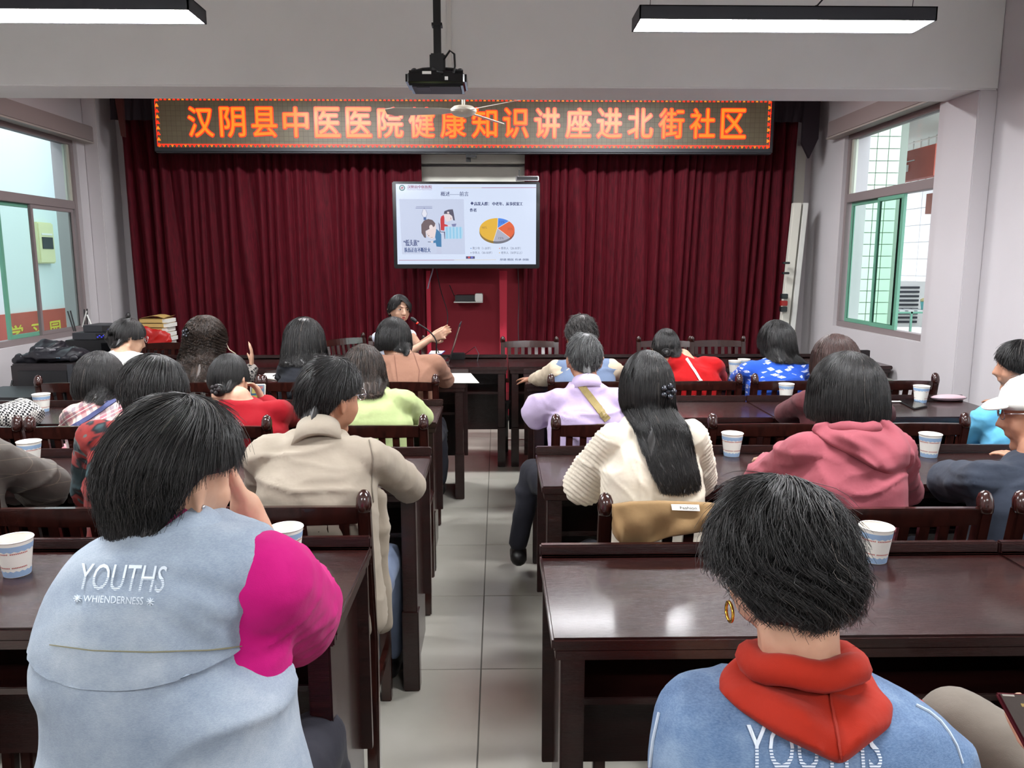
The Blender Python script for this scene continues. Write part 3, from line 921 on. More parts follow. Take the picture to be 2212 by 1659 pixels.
# ------------------------------------------------------------------ long tables
TZ = .75
def make_table(name, label, group, Wd, Dp, near_panel=False):
    """near edge at y=0, far edge y=Dp, left end x=0"""
    r = thing(name, label, 'table', (0, 0, 0), group)
    def p(n, mb, **k): return part(n, mb, M_wood, r, origin=(0, 0, 0), **k)
    p('tabletop', MB().box(0, Wd, 0, Dp, TZ - .028, TZ), bevel=.005)
    p('edge_moulding', MB().box(.008, Wd - .008, .008, .03, TZ - .052, TZ - .028).box(.008, .03, .03, Dp, TZ - .052, TZ - .028).box(Wd - .03, Wd - .008, .03, Dp, TZ - .052, TZ - .028), bevel=.003)
    p('rail', MB().box(0, Wd, Dp - .022, Dp, TZ, TZ + .032).box(0, Wd, Dp - .03, Dp - .022, TZ, TZ + .008), bevel=.004)
    for s in (0, 1):
        x0 = .035 if s == 0 else Wd - .06
        p('side_panel', MB().box(x0, x0 + .025, .05, Dp - .02, .02, TZ - .028), bevel=.002)
        lx = .02 if s == 0 else Wd - .07
        p('leg', MB().box(lx, lx + .05, .02, .065, 0, TZ - .052).box(lx - .004, lx + .054, .016, .07, 0, .3), bevel=.004)
    p('front_panel', MB().box(.006, Wd - .006, Dp - .05, Dp - .03, .19, TZ - .028), bevel=.002)
    p('shelf', MB().box(.06, Wd - .06, .12, Dp - .05, .53, .548), bevel=.002)
    p('divider', MB().box(Wd / 2 - .01, Wd / 2 + .01, .12, Dp - .05, .548, TZ - .028))
    return r


def place_tables():
    W = 1.19; D = .455
    t0 = make_table('long_table', 'x', None, W, D)
    rows = [('R', 1, .107, 1.445), ('R', 2, .148, 2.505), ('R', 3, .156, 3.65), ('R', 4, .173, 4.72),
            ('L', 1, -.338, 1.51), ('L', 2, -.262, 2.50), ('L', 3, -.29, 3.56), ('L', 4, -.2, 4.72)]
    rn = {1: 'nearest row', 2: 'second row', 3: 'third row', 4: 'fourth row'}
    first = True
    for side, n, x, y in rows:
        for k in range(2):
            xx = x + k * (W + .004) if side == 'R' else x - W - k * (W + .004)
            lab = 'dark lacquered long table, %s from the camera, %s side, %s' % (rn[n], 'right' if side == 'R' else 'left', 'beside the aisle' if k == 0 else 'by the wall')
            if first:
                t0.location = (xx, y, 0); t0['label'] = lab; t0['group'] = 'dark audience tables'; first = False
            else:
                dup(t0, (xx, y, 0), 0, lab, 'dark audience tables')
    # head tables, the audience sees their open shelf side
    xs = [-2.72, -1.48, .08, 1.55]
    labs = ['head table at the far left under the books', 'head table the speaker sits at', 'head table right of the speaker table', 'head table at the far right by the wall']
    h0 = None
    for i, x in enumerate(xs):
        w_ = [1.23, 1.55, 1.46, 1.33][i]
        h0 = make_table('head_table', 'long dark lacquered ' + labs[i], 'head tables along the stage', w_, .5)
        h0.location = (x, 5.5, 0)


# ------------------------------------------------------------------ chairs
def make_chair():
    r = thing('wooden_chair', 'x', 'chair', (0, 0, 0), 'dark slatted chairs')
    w_ = .225; m = M_wood2
    def p(n, mb, **k): return part(n, mb, m, r, origin=(0, 0, 0), **k)
    seat = MB()
    seat.box(-w_, w_, -.2, .22, .4, .425)
    p('seat', seat, bevel=.01)
    p('seat_frame', MB().box(-w_ + .02, w_ - .02, .16, .18, .35, .4).box(-w_ + .02, w_ - .02, -.19, -.17, .35, .4).box(-w_ + .01, -w_ + .03, -.17, .16, .35, .4).box(w_ - .03, w_ - .01, -.17, .16, .35, .4))
    def yb(z): return -.2 - max(0, z - .42) * .16
    for s in (-1, 1):
        p('leg', MB().box(s * (w_ - .02) - .018, s * (w_ - .02) + .018, .155, .19, 0, .4), bevel=.004)
        pts = [(0, .05), (.42, .0), (.7, 0), (.8, 0), (.845, 0)]
        mb = MB(); x0, x1 = s * w_ - .018, s * w_ + .018
        prof = [(-.2 - .03, 0), (-.2, .42), (yb(.84), .84)]
        front = [(y + .018, z) for y, z in prof]; back = [(y - .018, z) for y, z in prof][::-1]
        mb.prism([(x0, y, z) for y, z in front + back], (x1 - x0, 0, 0))
        post = p('back_post', mb, bevel=.006)
        c = Vector((s * w_, yb(.85), .85))
        part('knob', MB().lathe([(.0, -.03), (.019, -.025), (.022, -.008), (.021, .012), (.015, .028), (.006, .035), (0, .036)], c, 16, R=Matrix.Rotation(-.2, 3, 'X')), m, post, smooth=True, origin=(0, 0, 0))
    # arched top rail
    def rail(z0, z1, arch, n=12, name='top_rail'):
        mb = MB(); vs = []; fs = []
        for i in range(n + 1):
            x = -w_ + .016 + (2 * w_ - .032) * i / n; q = 1 - (x / w_) ** 2
            for (dy, z) in ((-.011, z0), (.011, z0), (.011, z1 + arch * q), (-.011, z1 + arch * q)):
                vs.append((x, yb(z) + dy - .02 * q * (1 if arch else .6), z))
        for i in range(n):
            for k in range(4):
                a_ = i * 4 + k; b_ = i * 4 + (k + 1) % 4
                fs.append((a_, b_, b_ + 4, a_ + 4))
        fs.append((0, 1, 2, 3)); fs.append((n * 4 + 3, n * 4 + 2, n * 4 + 1, n * 4))
        p(name, mb.add(vs, fs), bevel=.003)
    rail(.79, .838, .008); rail(.5, .535, 0, name='lower_rail')
    for k in range(7):
        x = -w_ + .055 + k * (2 * w_ - .11) / 6; q = 1 - (x / w_) ** 2
        mb = MB()
        a_ = (yb(.53) - .012 * q); b_ = (yb(.795) - .02 * q)
        mb.prism([(x - .014, a_ - .006, .53), (x + .014, a_ - .006, .53), (x + .014, b_ - .006, .797), (x - .014, b_ - .006, .797)], (0, .012, 0))
        p('slat', mb)
    for s in (-1, 1):
        p('stretcher', MB().box(s * (w_ - .02) - .009, s * (w_ - .02) + .009, -.2, .16, .16, .19))
    return r


CH = None
def place_chair(xc, yback, lab, group='dark slatted chairs', rz=0, u=None):
    """xc centre of the chair, yback depth of the top of the back"""
    global CH
    c, s = math.cos(rz), math.sin(rz)
    off = Vector((.0, .27, 0)); loc = Vector((xc, yback, 0)) + Matrix.Rotation(rz, 3, 'Z') @ off
    if CH is None:
        CH = make_chair(); CH.location = loc; CH.rotation_euler = (0, 0, rz); CH['label'] = lab; CH['group'] = group
        return CH
    return dup(CH, loc, rz, lab, group)


def cx(ul, ur, v, Y): return (P(ul, v, Y).x + P(ur, v, Y).x) / 2


place_tables()
place_chair(cx(1307, 1667, 1100, 1.99), 1.99, 'second-row chair with a tan jacket draped over its back')
place_chair(cx(1771, 2130, 1100, 1.99), 1.99, 'second-row chair behind the pink hoodie')
place_chair(cx(2200, 2560, 1100, 1.99), 1.99, 'second-row chair of the person in navy at the right edge')
place_chair(cx(432, 782, 1100, 2.03), 2.03, 'second-row chair of the man in the beige jacket')
place_chair(cx(-15, 340, 1100, 2.03), 2.03, 'second-row chair behind the red and teal patterned top')
place_chair(cx(-420, -70, 1100, 2.03), 2.03, 'second-row chair of the person in the grey checked jacket')
place_chair(cx(1199, 1440, 905, 3.08), 3.08, 'third-row chair of the man in the lilac shirt')
place_chair(cx(1555, 1759, 905, 3.08), 3.08, 'third-row chair in front of the maroon top')
place_chair(cx(1862, 2076, 905, 3.08), 3.08, 'third-row chair right of the pink hoodie')
place_chair(cx(690, 899, 905, 3.08), 3.08, 'third-row chair of the woman in pale green')
place_chair(cx(352, 559, 915, 3.08), 3.08, 'third-row chair of the woman in the red sweater')
place_chair(cx(80, 290, 915, 3.08), 3.08, 'third-row chair of the woman in the plaid shirt')
place_chair(cx(-190, 20, 915, 3.08), 3.08, 'third-row chair of the person in houndstooth')
Y4 = 4.22
place_chair(cx(776, 929, 825, Y4), Y4, 'fourth-row chair of the woman in the tan blazer')
place_chair(cx(581, 734, 825, Y4), Y4, 'fourth-row chair of the woman in black')
place_chair(cx(395, 548, 825, Y4), Y4, 'fourth-row chair of the woman with long curly hair')
place_chair(cx(93, 250, 825, Y4), Y4, 'brown fourth-row chair with empty back beside the speaker cabinet')
place_chair(cx(1200, 1355, 825, Y4), Y4, 'fourth-row chair of the man in the grey-blue vest')
place_chair(cx(1433, 1587, 825, Y4), Y4, 'fourth-row chair of the woman in the red coat')
place_chair(cx(1639, 1795, 820, Y4), Y4, 'fourth-row chair of the woman in the blue printed top')
place_chair(cx(1855, 2015, 820, Y4), Y4, 'empty fourth-row chair nearest the right wall')
PI = math.pi
YH = 6.42
place_chair(cx(1092, 1196, 745, YH), YH, 'empty stage chair just right of the red cloth', 'stage chairs behind the head table', PI)
place_chair(cx(1385, 1488, 745, YH), YH, 'empty stage chair behind the woman in the red coat', 'stage chairs behind the head table', PI)
place_chair(cx(1496, 1601, 745, YH), YH + .02, 'empty stage chair furthest right on the stage', 'stage chairs behind the head table', PI)
place_chair(cx(320, 425, 745, YH - .1), YH - .1, 'stage chair at the left beside the stack of books', 'stage chairs behind the head table', PI)
place_chair(P(738, 745, YH).x - .03, YH + .22, 'stage chair standing turned sideways left of the speaker', 'stage chairs behind the head table', PI + .9)
place_chair(P(862, 745, YH).x - .03, YH + .12, 'stage chair the speaker is sitting on', 'stage chairs behind the head table', PI)
place_chair(cx(150, 560, 1650, .95), .84, 'nearest-row chair of the woman in the pale denim vest')
place_chair(cx(1560, 1960, 1650, .8), .66, 'nearest-row chair of the woman with the orange hood')
place_chair(1.3, .62, 'nearest-row chair of the person in grey trousers')
# ------------------------------------------------------------------ people: skin, garments, hair
M_skin, _t = newmat('skin')
_t.l(_t.ramp(_t.noise(_t.coord(), 30, 3), [(.3, lin((196, 152, 126))), (.7, lin((208, 166, 140)))]), _t.b.inputs['Base Color'])
_t.b.inputs['Roughness'].default_value = .55
_t.b.inputs['Subsurface Weight'].default_value = .08
_t.b.inputs['Subsurface Radius'].default_value = (.01, .004, .002)
M_skin2 = mat('tanned_skin', (176, 126, 100), .55, var=.05, vscale=30)


def hairmat(name, c1, c2, rough=.42):
    m, t = newmat(name)
    g = t.n('ShaderNodeNewGeometry')
    f = t.math('ADD', t.math('MULTIPLY', t.noise(t.coord((1, 1, .3)), 40, 3), .5), t.math('MULTIPLY', g.outputs['Random Per Island'], .55))
    c = t.mix(t.math('GREATER_THAN', g.outputs['Random Per Island'], .994), t.ramp(f, [(.25, lin(c1)), (.8, lin(c2))]), lin((96, 88, 82)))
    t.l(c, t.b.inputs['Base Color'])
    t.b.inputs['Roughness'].default_value = rough
    t.b.inputs['Specular IOR Level'].default_value = .5
    return m


H_black = hairmat('black_hair', (8, 7, 8), (38, 35, 34))
H_brown = hairmat('dark_brown_hair', (18, 12, 10), (70, 54, 44))
H_grey = hairmat('greying_hair', (30, 30, 31), (110, 110, 110), .5)
H_reddish = hairmat('reddish_brown_hair', (34, 20, 18), (66, 38, 30))


def vnoise(p, seed=0):
    """value noise of an Nx3 array"""
    p = np.asarray(p, float); i = np.floor(p).astype(np.int64); f = p - i
    f = f * f * (3 - 2 * f)
    def h(a):
        n = (a[:, 0] * 374761393 + a[:, 1] * 668265263 + a[:, 2] * 2147483647 + seed * 1274126177) & 0xffffffff
        n = (n ^ (n >> 13)) * 1274126177 & 0xffffffff
        return ((n ^ (n >> 16)) & 0xffff) / 65535.0
    out = 0
    for dx in (0, 1):
        wx = f[:, 0] if dx else 1 - f[:, 0]
        for dy in (0, 1):
            wy = f[:, 1] if dy else 1 - f[:, 1]
            for dz in (0, 1):
                wz = f[:, 2] if dz else 1 - f[:, 2]
                out = out + wx * wy * wz * h(i + np.array([dx, dy, dz]))
    return out


def tcap(mb, p0, p1, r0, r1, n=12, flat=None):
    """tapered capsule; flat=(axis vector, factor) squashes it"""
    p0 = Vector(p0); p1 = Vector(p1); d = p1 - p0; L = d.length
    if L < 1e-5: d = Vector((0, 0, 1)); L = 1e-5
    d = d / L
    a = d.orthogonal().normalized(); b = d.cross(a)
    rings = []
    for k in range(4): 
        ph = math.pi / 2 * (k / 4); rings.append((p0 - d * r0 * math.cos(ph), r0 * math.sin(ph)))
    for k in range(5):
        t = k / 4; rings.append((p0 + d * L * t, r0 + (r1 - r0) * t))
    for k in range(1, 5):
        ph = math.pi / 2 * (k / 4); rings.append((p1 + d * r1 * math.sin(ph), r1 * math.cos(ph)))
    vs = []
    for c, r in rings:
        r = max(r, 1e-4)
        for k in range(n):
            t = 2 * math.pi * k / n
            q = a * math.cos(t) * r + b * math.sin(t) * r
            if flat is not None:
                ax, fa = flat; q = q - ax * q.dot(ax) * (1 - fa)
            vs.append(c + q)
    fs = []
    for i in range(len(rings) - 1):
        for k in range(n):
            k2 = (k + 1) % n
            fs.append((i * n + k, i * n + k2, (i + 1) * n + k2, (i + 1) * n + k))
    fs.append(tuple(range(n))[::-1]); fs.append(tuple((len(rings) - 1) * n + k for k in range(n)))
    mb.add(vs, fs)


def loft(mb, rings, n=28):
    """rings: (centre, right vector, forward vector, half width, half depth front, half depth back)"""
    vs = []
    for c, rx, fy_, w_, df, db in rings:
        for k in range(n):
            t = 2 * math.pi * k / n
            cx_, sx_ = math.cos(t), math.sin(t)
            x = math.copysign(abs(cx_) ** .86, cx_) * w_; y = math.copysign(abs(sx_) ** .86, sx_) * (df if sx_ > 0 else db)
            vs.append(c + rx * x + fy_ * y)
    fs = []
    m = len(rings)
    for i in range(m - 1):
        for k in range(n):
            k2 = (k + 1) % n
            fs.append((i * n + k, i * n + k2, (i + 1) * n + k2, (i + 1) * n + k))
    fs.append(tuple(range(n))[::-1]); fs.append(tuple((m - 1) * n + k for k in range(n)))
    mb.add(vs, fs)


def union(mb, voxel, smooth_it=3, disp=None, name='u', keep=None, factor=.5):
    me = bpy.data.meshes.new(name); me.from_pydata(mb.v, [], mb.f)
    o = bpy.data.objects.new(name, me); COL.objects.link(o)
    bm = bmesh.new(); bm.from_mesh(me); bmesh.ops.recalc_face_normals(bm, faces=bm.faces); bm.to_mesh(me); bm.free()
    r = o.modifiers.new('r', 'REMESH'); r.mode = 'VOXEL'; r.voxel_size = voxel; r.adaptivity = 0
    if smooth_it:
        s = o.modifiers.new('s', 'SMOOTH'); s.iterations = smooth_it; s.factor = factor
    dg = bpy.context.evaluated_depsgraph_get()
    out = bpy.data.meshes.new_from_object(o.evaluated_get(dg))
    bpy.data.objects.remove(o); bpy.data.meshes.remove(me)
    if disp is not None:
        n = len(out.vertices)
        co = np.empty(n * 3); out.vertices.foreach_get('co', co); co = co.reshape(-1, 3)
        no = np.empty(n * 3); out.vertex_normals.foreach_get('vector', no); no = no.reshape(-1, 3)
        co = co + no * disp(co, no)[:, None]
        out.vertices.foreach_set('co', co.ravel()); out.update()
    if keep is not None:
        bm = bmesh.new(); bm.from_mesh(out)
        bmesh.ops.delete(bm, geom=[f for f in bm.faces if not keep(f.calc_center_median())], context='FACES')
        bm.to_mesh(out); bm.free()
    out.shade_smooth(); out.name = name
    return out


def rebase(me, origin):
    n = len(me.vertices); co = np.empty(n * 3); me.vertices.foreach_get('co', co)
    co = co.reshape(-1, 3) - np.array(origin); me.vertices.foreach_set('co', co.ravel()); me.update()
    return me


def mesh_from(mbx, name):
    me = bpy.data.meshes.new(name); me.from_pydata(mbx.v, [], mbx.f); return me


def bvh_of(me):
    return BVHTree.FromPolygons([v.co.copy() for v in me.vertices], [tuple(p.vertices) for p in me.polygons])


CAMV = Vector((0, 0, CAMZ))


def hit(bvh, u, v):
    d = ray(u, v).normalized()
    loc, nor, idx, dist = bvh.ray_cast(CAMV, d)
    if loc is None: return None
    if nor.dot(d) > 0: nor = -nor
    return loc, nor


def quadmap(q, s, t):
    """bilinear: q = 4 pixel corners bl, br, tr, tl"""
    a = (q[0][0] * (1 - s) + q[1][0] * s, q[0][1] * (1 - s) + q[1][1] * s)
    b = (q[3][0] * (1 - s) + q[2][0] * s, q[3][1] * (1 - s) + q[2][1] * s)
    return a[0] * (1 - t) + b[0] * t, a[1] * (1 - t) + b[1] * t


def conform(bvh, pts, off):
    out = []; last = None
    for (u, v) in pts:
        h = hit(bvh, u, v)
        if h is None:
            out.append(last if last else None); continue
        q = h[0] + h[1] * off; last = q; out.append(q)
    return [q if q is not None else last for q in out]


def ribbon(bvh, pix, wpx, off=.004, n=24, thick=.002):
    """a strap laid over a garment along pixel points"""
    L = [0]
    for a, b in zip(pix, pix[1:]): L.append(L[-1] + math.hypot(b[0] - a[0], b[1] - a[1]))
    mb = MB(); vs = []; 
    for i in range(n + 1):
        s = L[-1] * i / n; k = max(j for j in range(len(L)) if L[j] <= s + 1e-9); k = min(k, len(pix) - 2)
        t = (s - L[k]) / max(1e-6, L[k + 1] - L[k])
        x = pix[k][0] + (pix[k + 1][0] - pix[k][0]) * t; y = pix[k][1] + (pix[k + 1][1] - pix[k][1]) * t
        dx, dy = pix[k + 1][0] - pix[k][0], pix[k + 1][1] - pix[k][1]; l = math.hypot(dx, dy)
        nx_, ny_ = -dy / l * wpx / 2, dx / l * wpx / 2
        hs = [hit(bvh, x + nx_ * q, y + ny_ * q) for q in (-1, 0, 1)]
        hs = [h for h in hs]
        if any(h is None for h in hs): continue
        m = hs[1][1]
        dep = [h[0] for h in hs]
        vs.append([p + m * (off + thick) for p in dep] + [p + m * off * .2 for p in dep][::-1])
    fs = []; flat = [p for r in vs for p in r]
    for i in range(len(vs) - 1):
        for k in range(6):
            a = i * 6 + k; b = i * 6 + (k + 1) % 6
            fs.append((a, b, b + 6, a + 6))
    if len(vs) < 2: return None
    fs.append(tuple(range(6))); fs.append(tuple((len(vs) - 1) * 6 + k for k in range(6)))
    return mb.add(flat, fs)


# ---- head
def head_parts(mb, c, R, s=1.0, nose=True, female=True):
    """skull, jaw, nose, ears (closed pieces to be fused)"""
    n, m = 28, 20; vs = []; fs = []
    for i in range(m + 1):
        ph = math.pi * i / m
        for k in range(n):
            t = 2 * math.pi * k / n
            x, y, z = math.sin(ph) * math.cos(t), math.sin(ph) * math.sin(t), math.cos(ph)
            X, Y, Z = x * .075, y * .094, z * .108
            if z < 0:
                q = -z
                X *= 1 - .30 * q ** 1.6
                Y = Y * (1 - .18 * q) + .020 * q
                if y < 0: Y *= 1 - .35 * q
            if y > 0: Y *= .96; 
            if y > .3 and abs(z) < .5: Y -= .004 * (1 - abs(x)) * (1 if .05 < z < .35 else 0)
            vs.append(c + R @ Vector((X, Y, Z)) * s)
    for i in range(m):
        for k in range(n):
            k2 = (k + 1) % n
            fs.append((i * n + k, i * n + k2, (i + 1) * n + k2, (i + 1) * n + k))
    mb.add(vs, fs)
    # jaw and chin
    tcap(mb, c + R @ Vector((0, .045, -.085)) * s, c + R @ Vector((0, .062, -.098)) * s, .030 * s, .022 * s)
    for q in (-1, 1):
        # cheek
        tcap(mb, c + R @ Vector((q * .035, .052, -.03)) * s, c + R @ Vector((q * .03, .05, -.06)) * s, .030 * s, .024 * s)
        # ear: a tilted flat disc with a lobe
        e = c + R @ Vector((q * .080, -.008, -.020)) * s
        ax = (R @ Vector((q * .93, .35, 0))).normalized()
        tcap(mb, e + R @ Vector((q * .002, -.006, .018)) * s, e + R @ Vector((0, .002, -.018)) * s, .017 * s, .010 * s, flat=(ax, .38))
    if nose:
        tcap(mb, c + R @ Vector((0, .088, .012)) * s, c + R @ Vector((0, .104, -.026)) * s, .007 * s, .012 * s, 10)
        for q in (-1, 1):
            tcap(mb, c + R @ Vector((q * .010, .094, -.030)) * s, c + R @ Vector((q * .008, .092, -.030)) * s, .009 * s, .008 * s, 8)
        tcap(mb, c + R @ Vector((-.02, .083, .028)) * s, c + R @ Vector((.02, .083, .028)) * s, .010 * s, .010 * s, 8)
        tcap(mb, c + R @ Vector((-.012, .083, -.058)) * s, c + R @ Vector((.012, .083, -.058)) * s, .010 * s, .010 * s, 8)


def hand_parts(mb, w_, d, nrm, side, curl=.5, s=1.0, spread=.1):
    """w_ wrist point, d pointing along the fingers, nrm = palm normal (the way the palm looks), side=+1 thumb on d x nrm side"""
    d = Vector(d).normalized(); nrm = (Vector(nrm) - d * Vector(nrm).dot(d)).normalized()
    a = d.cross(nrm).normalized() * side       # towards the thumb
    w_ = Vector(w_)
    for k in range(4):
        o = (1.5 - k) * .019 * s
        tcap(mb, w_ + a * o * .55 + d * .012 * s, w_ + a * o + d * .085 * s, .0135 * s, .0115 * s, 10)
    Ls = (.070, .078, .073, .058)
    for k in range(4):
        p = w_ + a * (1.5 - k) * .019 * s + d * .085 * s
        dd = (d + a * (1.5 - k) * spread * .3).normalized(); ang = 0
        for j, fr in enumerate((.45, .32, .26)):
            ang += curl * (.5 if j == 0 else .75)
            v_ = dd * math.cos(ang) + nrm * math.sin(ang)
            q = p + v_ * Ls[k] * fr * s * 1.02
            tcap(mb, p, q, (.0088 - .0008 * j) * s, (.0082 - .0009 * j) * s, 8)
            p = q
    p = w_ + a * .022 * s + d * .022 * s; v_ = (a * .72 + d * .62 + nrm * .25).normalized()
    q = p + v_ * .042 * s; tcap(mb, p, q, .014 * s, .0105 * s, 8)
    v2 = (a * .25 + d * .85 + nrm * (.3 + curl * .4)).normalized(); r_ = q + v2 * .030 * s
    tcap(mb, q, r_, .0102 * s, .0092 * s, 8); tcap(mb, r_, r_ + (v2 + nrm * curl * .3).normalized() * .020 * s, .0092 * s, .0078 * s, 8)


# ---- hair
STY = dict(
    # q: 1 = level of the ears' top, each 1.0 beyond is 10 cm further down; keys at back, back-side, side, temple, front
    short=dict(q=(1.95, 1.75, 1.05, .95, .62), t=(.014, .016, .018), prof=((0, 1), (.03, .96), (.06, .84), (.10, .70), (.14, .62)), layer=.45, ln=.7, fluff=.05),
    man=dict(q=(1.75, 1.5, .90, .84, .58), t=(.008, .010, .016), prof=((0, 1), (.03, .95), (.06, .84), (.09, .74), (.14, .66)), layer=.6, ln=.4, fluff=.05),
    bob=dict(q=(2.15, 2.15, 2.05, 1.9, .60), t=(.030, .022, .020), prof=((0, 1), (.04, 1.02), (.07, .98), (.095, .86), (.13, .72)), layer=.08, ln=1.6, fluff=.02),
    shoulder=dict(q=(2.7, 2.7, 2.6, 2.3, .60), t=(.026, .022, .018), prof=((0, 1), (.06, 1.04), (.12, 1.1), (.17, 1.12), (.25, 1.0)), layer=.12, ln=2.0, fluff=.03),
    long=dict(q=(4.6, 4.4, 1.5, 1.3, .60), t=(.016, .018, .018), prof=((0, 1), (.05, 1.0), (.12, .95), (.22, .92), (.36, .8), (.5, .55)), layer=.12, ln=4, fluff=.03),
    bun=dict(q=(1.72, 1.55, 1.12, .98, .60), t=(.006, .008, .010), prof=((0, 1), (.03, .96), (.06, .80), (.10, .62)), layer=.03, ln=2.2, fluff=.008),
)


def hair_surf(st, th, q, rho, s, yawonly=None):
    """arrays th (0 = back), q, rho -> local points"""
    tx, tb, tt = st['t']
    A = .077 + tx; C = .106 + tt
    back = np.cos(th) > 0
    B = np.where(back, .096 + tb, .094 + .6 * tb)
    ph = np.minimum(q, 1) * math.pi / 2
    drop = np.maximum(q - 1, 0) * .1
    px_, pz_ = zip(*st['prof'])
    mul = np.interp(drop, px_, pz_)
    x = np.sin(th) * np.sin(ph) * A * mul * rho
    y = -np.cos(th) * np.sin(ph) * B * mul * rho
    z = np.cos(ph) * C * (1 + (rho - 1) * 1.0) - drop
    return np.stack([x, y, z], -1) * s


def hair_mesh(c, R, style, n=1200, rad=.0011, seg=7, seed=0, s=1.0, wave=0, wfreq=9, curl=0, whorl=.3, clump=.75, over=None, flow=None, nside=3, lift=0, shell=True, dropR=None, drape=None):
    st = dict(STY[style]); st.update(over or {})
    rad = rad * 1.5
    rg = np.random.default_rng(seed)
    keys = np.array([0, 50, 76, 115, 180]) * math.pi / 180
    def qend(th): return np.interp(np.abs(th), keys, st['q'])
    mb = MB()
    Rm = np.array(R)
    cc = np.array(c)
    def place(p, q):
        w = p @ Rm.T
        if flow is not None: w = w + flow(p, q)
        w = w + cc
        if drape is not None:
            for i in np.where((q > (1.6 if style == 'man' else 1.12)) & (p[:, 1] < .03))[0]:
                for dr_ in drape:
                    h_ = dr_.ray_cast(Vector((w[i, 0], w[i, 1] - .5, w[i, 2])), Vector((0, 1, 0)), .8)
                    if h_[0] is not None:
                        lim = h_[0].y - .006 - .012 * ((i * 7919) % 97) / 97
                        if w[i, 1] > lim: w[i, 1] = lim
        return w
    if shell:
        nu, nv = 44, 16; TH, QQ = np.meshgrid(np.linspace(-math.pi, math.pi, nu, endpoint=False), np.linspace(0, 1, nv))
        q = QQ * qend(TH) * .97
        p = place(hair_surf(st, TH, q, .965 - lift, s).reshape(-1, 3), q.ravel())
        q2 = q[-1] ; inner = place(hair_surf(st, TH[-1], q2 * .97, .78, s), q2)
        inner2 = place(hair_surf(st, TH[-1], q2 * .7, .70, s), q2)
        vs = [tuple(v) for v in np.concatenate([p, inner, inner2])]
        fs = []
        for i in range(nv + 1):
            for k in range(nu):
                k2 = (k + 1) % nu
                fs.append((i * nu + k, (i + 1) * nu + k, (i + 1) * nu + k2, i * nu + k2))
        mb.add(vs, fs)
    th = rg.uniform(-math.pi, math.pi, n)
    qe = qend(th)
    q1 = qe * (1 - st['layer'] * rg.random(n) ** 1.3) + rg.normal(0, .02, n)
    q0 = np.maximum(q1 - st['ln'] * (.8 + .4 * rg.random(n)), rg.random(n) * .12)
    q1 = np.maximum(q1, q0 + .12)
    lay = rg.random(n)
    base = .955 + .08 * lay
    t = np.linspace(0, 1, seg)[None, :]
    Q = q0[:, None] + (q1 - q0)[:, None] * t
    rho = base[:, None] + st['fluff'] * (rg.normal(0, 1, n)[:, None] * t ** 1.5)
    rho = rho - .03 * (1 - t)
    ph = rg.uniform(0, 6.28, n)[:, None]
    TH = th[:, None] + whorl * (1 - np.minimum(Q, 1)) ** 2 + (rg.normal(0, .06, n)[:, None]) * t
    if clump:
        ci = np.floor(th * 15 + .6 * np.sin(q1 * 9)); cj = np.floor(q1 * 7)
        thc = (ci + .5) / 15 + .05 * np.sin(ci * 12.9 + cj * 78.2)
        TH = TH + ((thc - th) * clump)[:, None] * t ** 1.6
        rho = rho + (.045 * (np.sin(ci * 45.1 + cj * 17.7) * 43758.5 % 1 - .5))[:, None] * clump * t
    if wave or curl:
        cl = np.round(th * 14) / 14  # clumps share a phase
        ph2 = (cl * 37 % 6.28)[:, None]
        amp = np.minimum(1, Q)
        TH = TH + (wave + curl) * np.sin(Q * wfreq + ph2 + ph * .25) * amp
        rho = rho + (wave * .5 + curl * .7) * np.cos(Q * wfreq + ph2 + ph * .25) * amp
    pts = hair_surf(st, TH, Q, rho, s)
    pts = place(pts.reshape(-1, 3), Q.ravel()).reshape(n, seg, 3)
    add_strands(mb, pts, rad, nside)
    return mb


def add_strands(mb, pts, rad, nside=3):
    n, seg, _ = pts.shape
    d = np.gradient(pts, axis=1); d /= np.linalg.norm(d, axis=2, keepdims=True) + 1e-9
    ref = np.array([.31, .2, .93]); a = np.cross(d, ref); a /= np.linalg.norm(a, axis=2, keepdims=True) + 1e-9
    b = np.cross(d, a)
    taper = np.linspace(1, .35, seg)[None, :, None]
    rr = (np.full((n, 1, 1), rad) if np.isscalar(rad) else rad[:, None, None]) * taper
    vs = []
    for k in range(nside):
        t = 2 * math.pi * k / nside
        vs.append(pts + (a * math.cos(t) + b * math.sin(t)) * rr)
    V = np.stack(vs, 2).reshape(-1, 3)
    base = mb.n
    i = np.arange(n)[:, None, None] * seg * nside; j = np.arange(seg - 1)[None, :, None] * nside; k = np.arange(nside)[None, None, :]
    a0 = (i + j + k).ravel(); k2 = (k + 1) % nside; b0 = (i + j + k2).ravel()
    F = np.stack([a0, b0, b0 + nside, a0 + nside], 1) + base
    mb.v.extend(map(tuple, V.tolist())); mb.n += len(V)
    mb.f.extend(map(tuple, F.tolist())); mb.mi.extend([0] * len(F))


def hair_part(name, mb, m, parent, origin):
    V = np.array(mb.v) - np.array(origin)
    me = bpy.data.meshes.new(name)
    me.from_pydata(V.tolist(), [], mb.f); me.materials.append(m); me.shade_smooth()
    return link(name, me, parent)


# ---- the figure
def Rot(yaw=0, pitch=0, roll=0):
    return (Matrix.Rotation(math.radians(yaw), 3, 'Z') @ Matrix.Rotation(math.radians(-pitch), 3, 'X') @ Matrix.Rotation(math.radians(roll), 3, 'Y'))


def V3(p): return Vector(p)


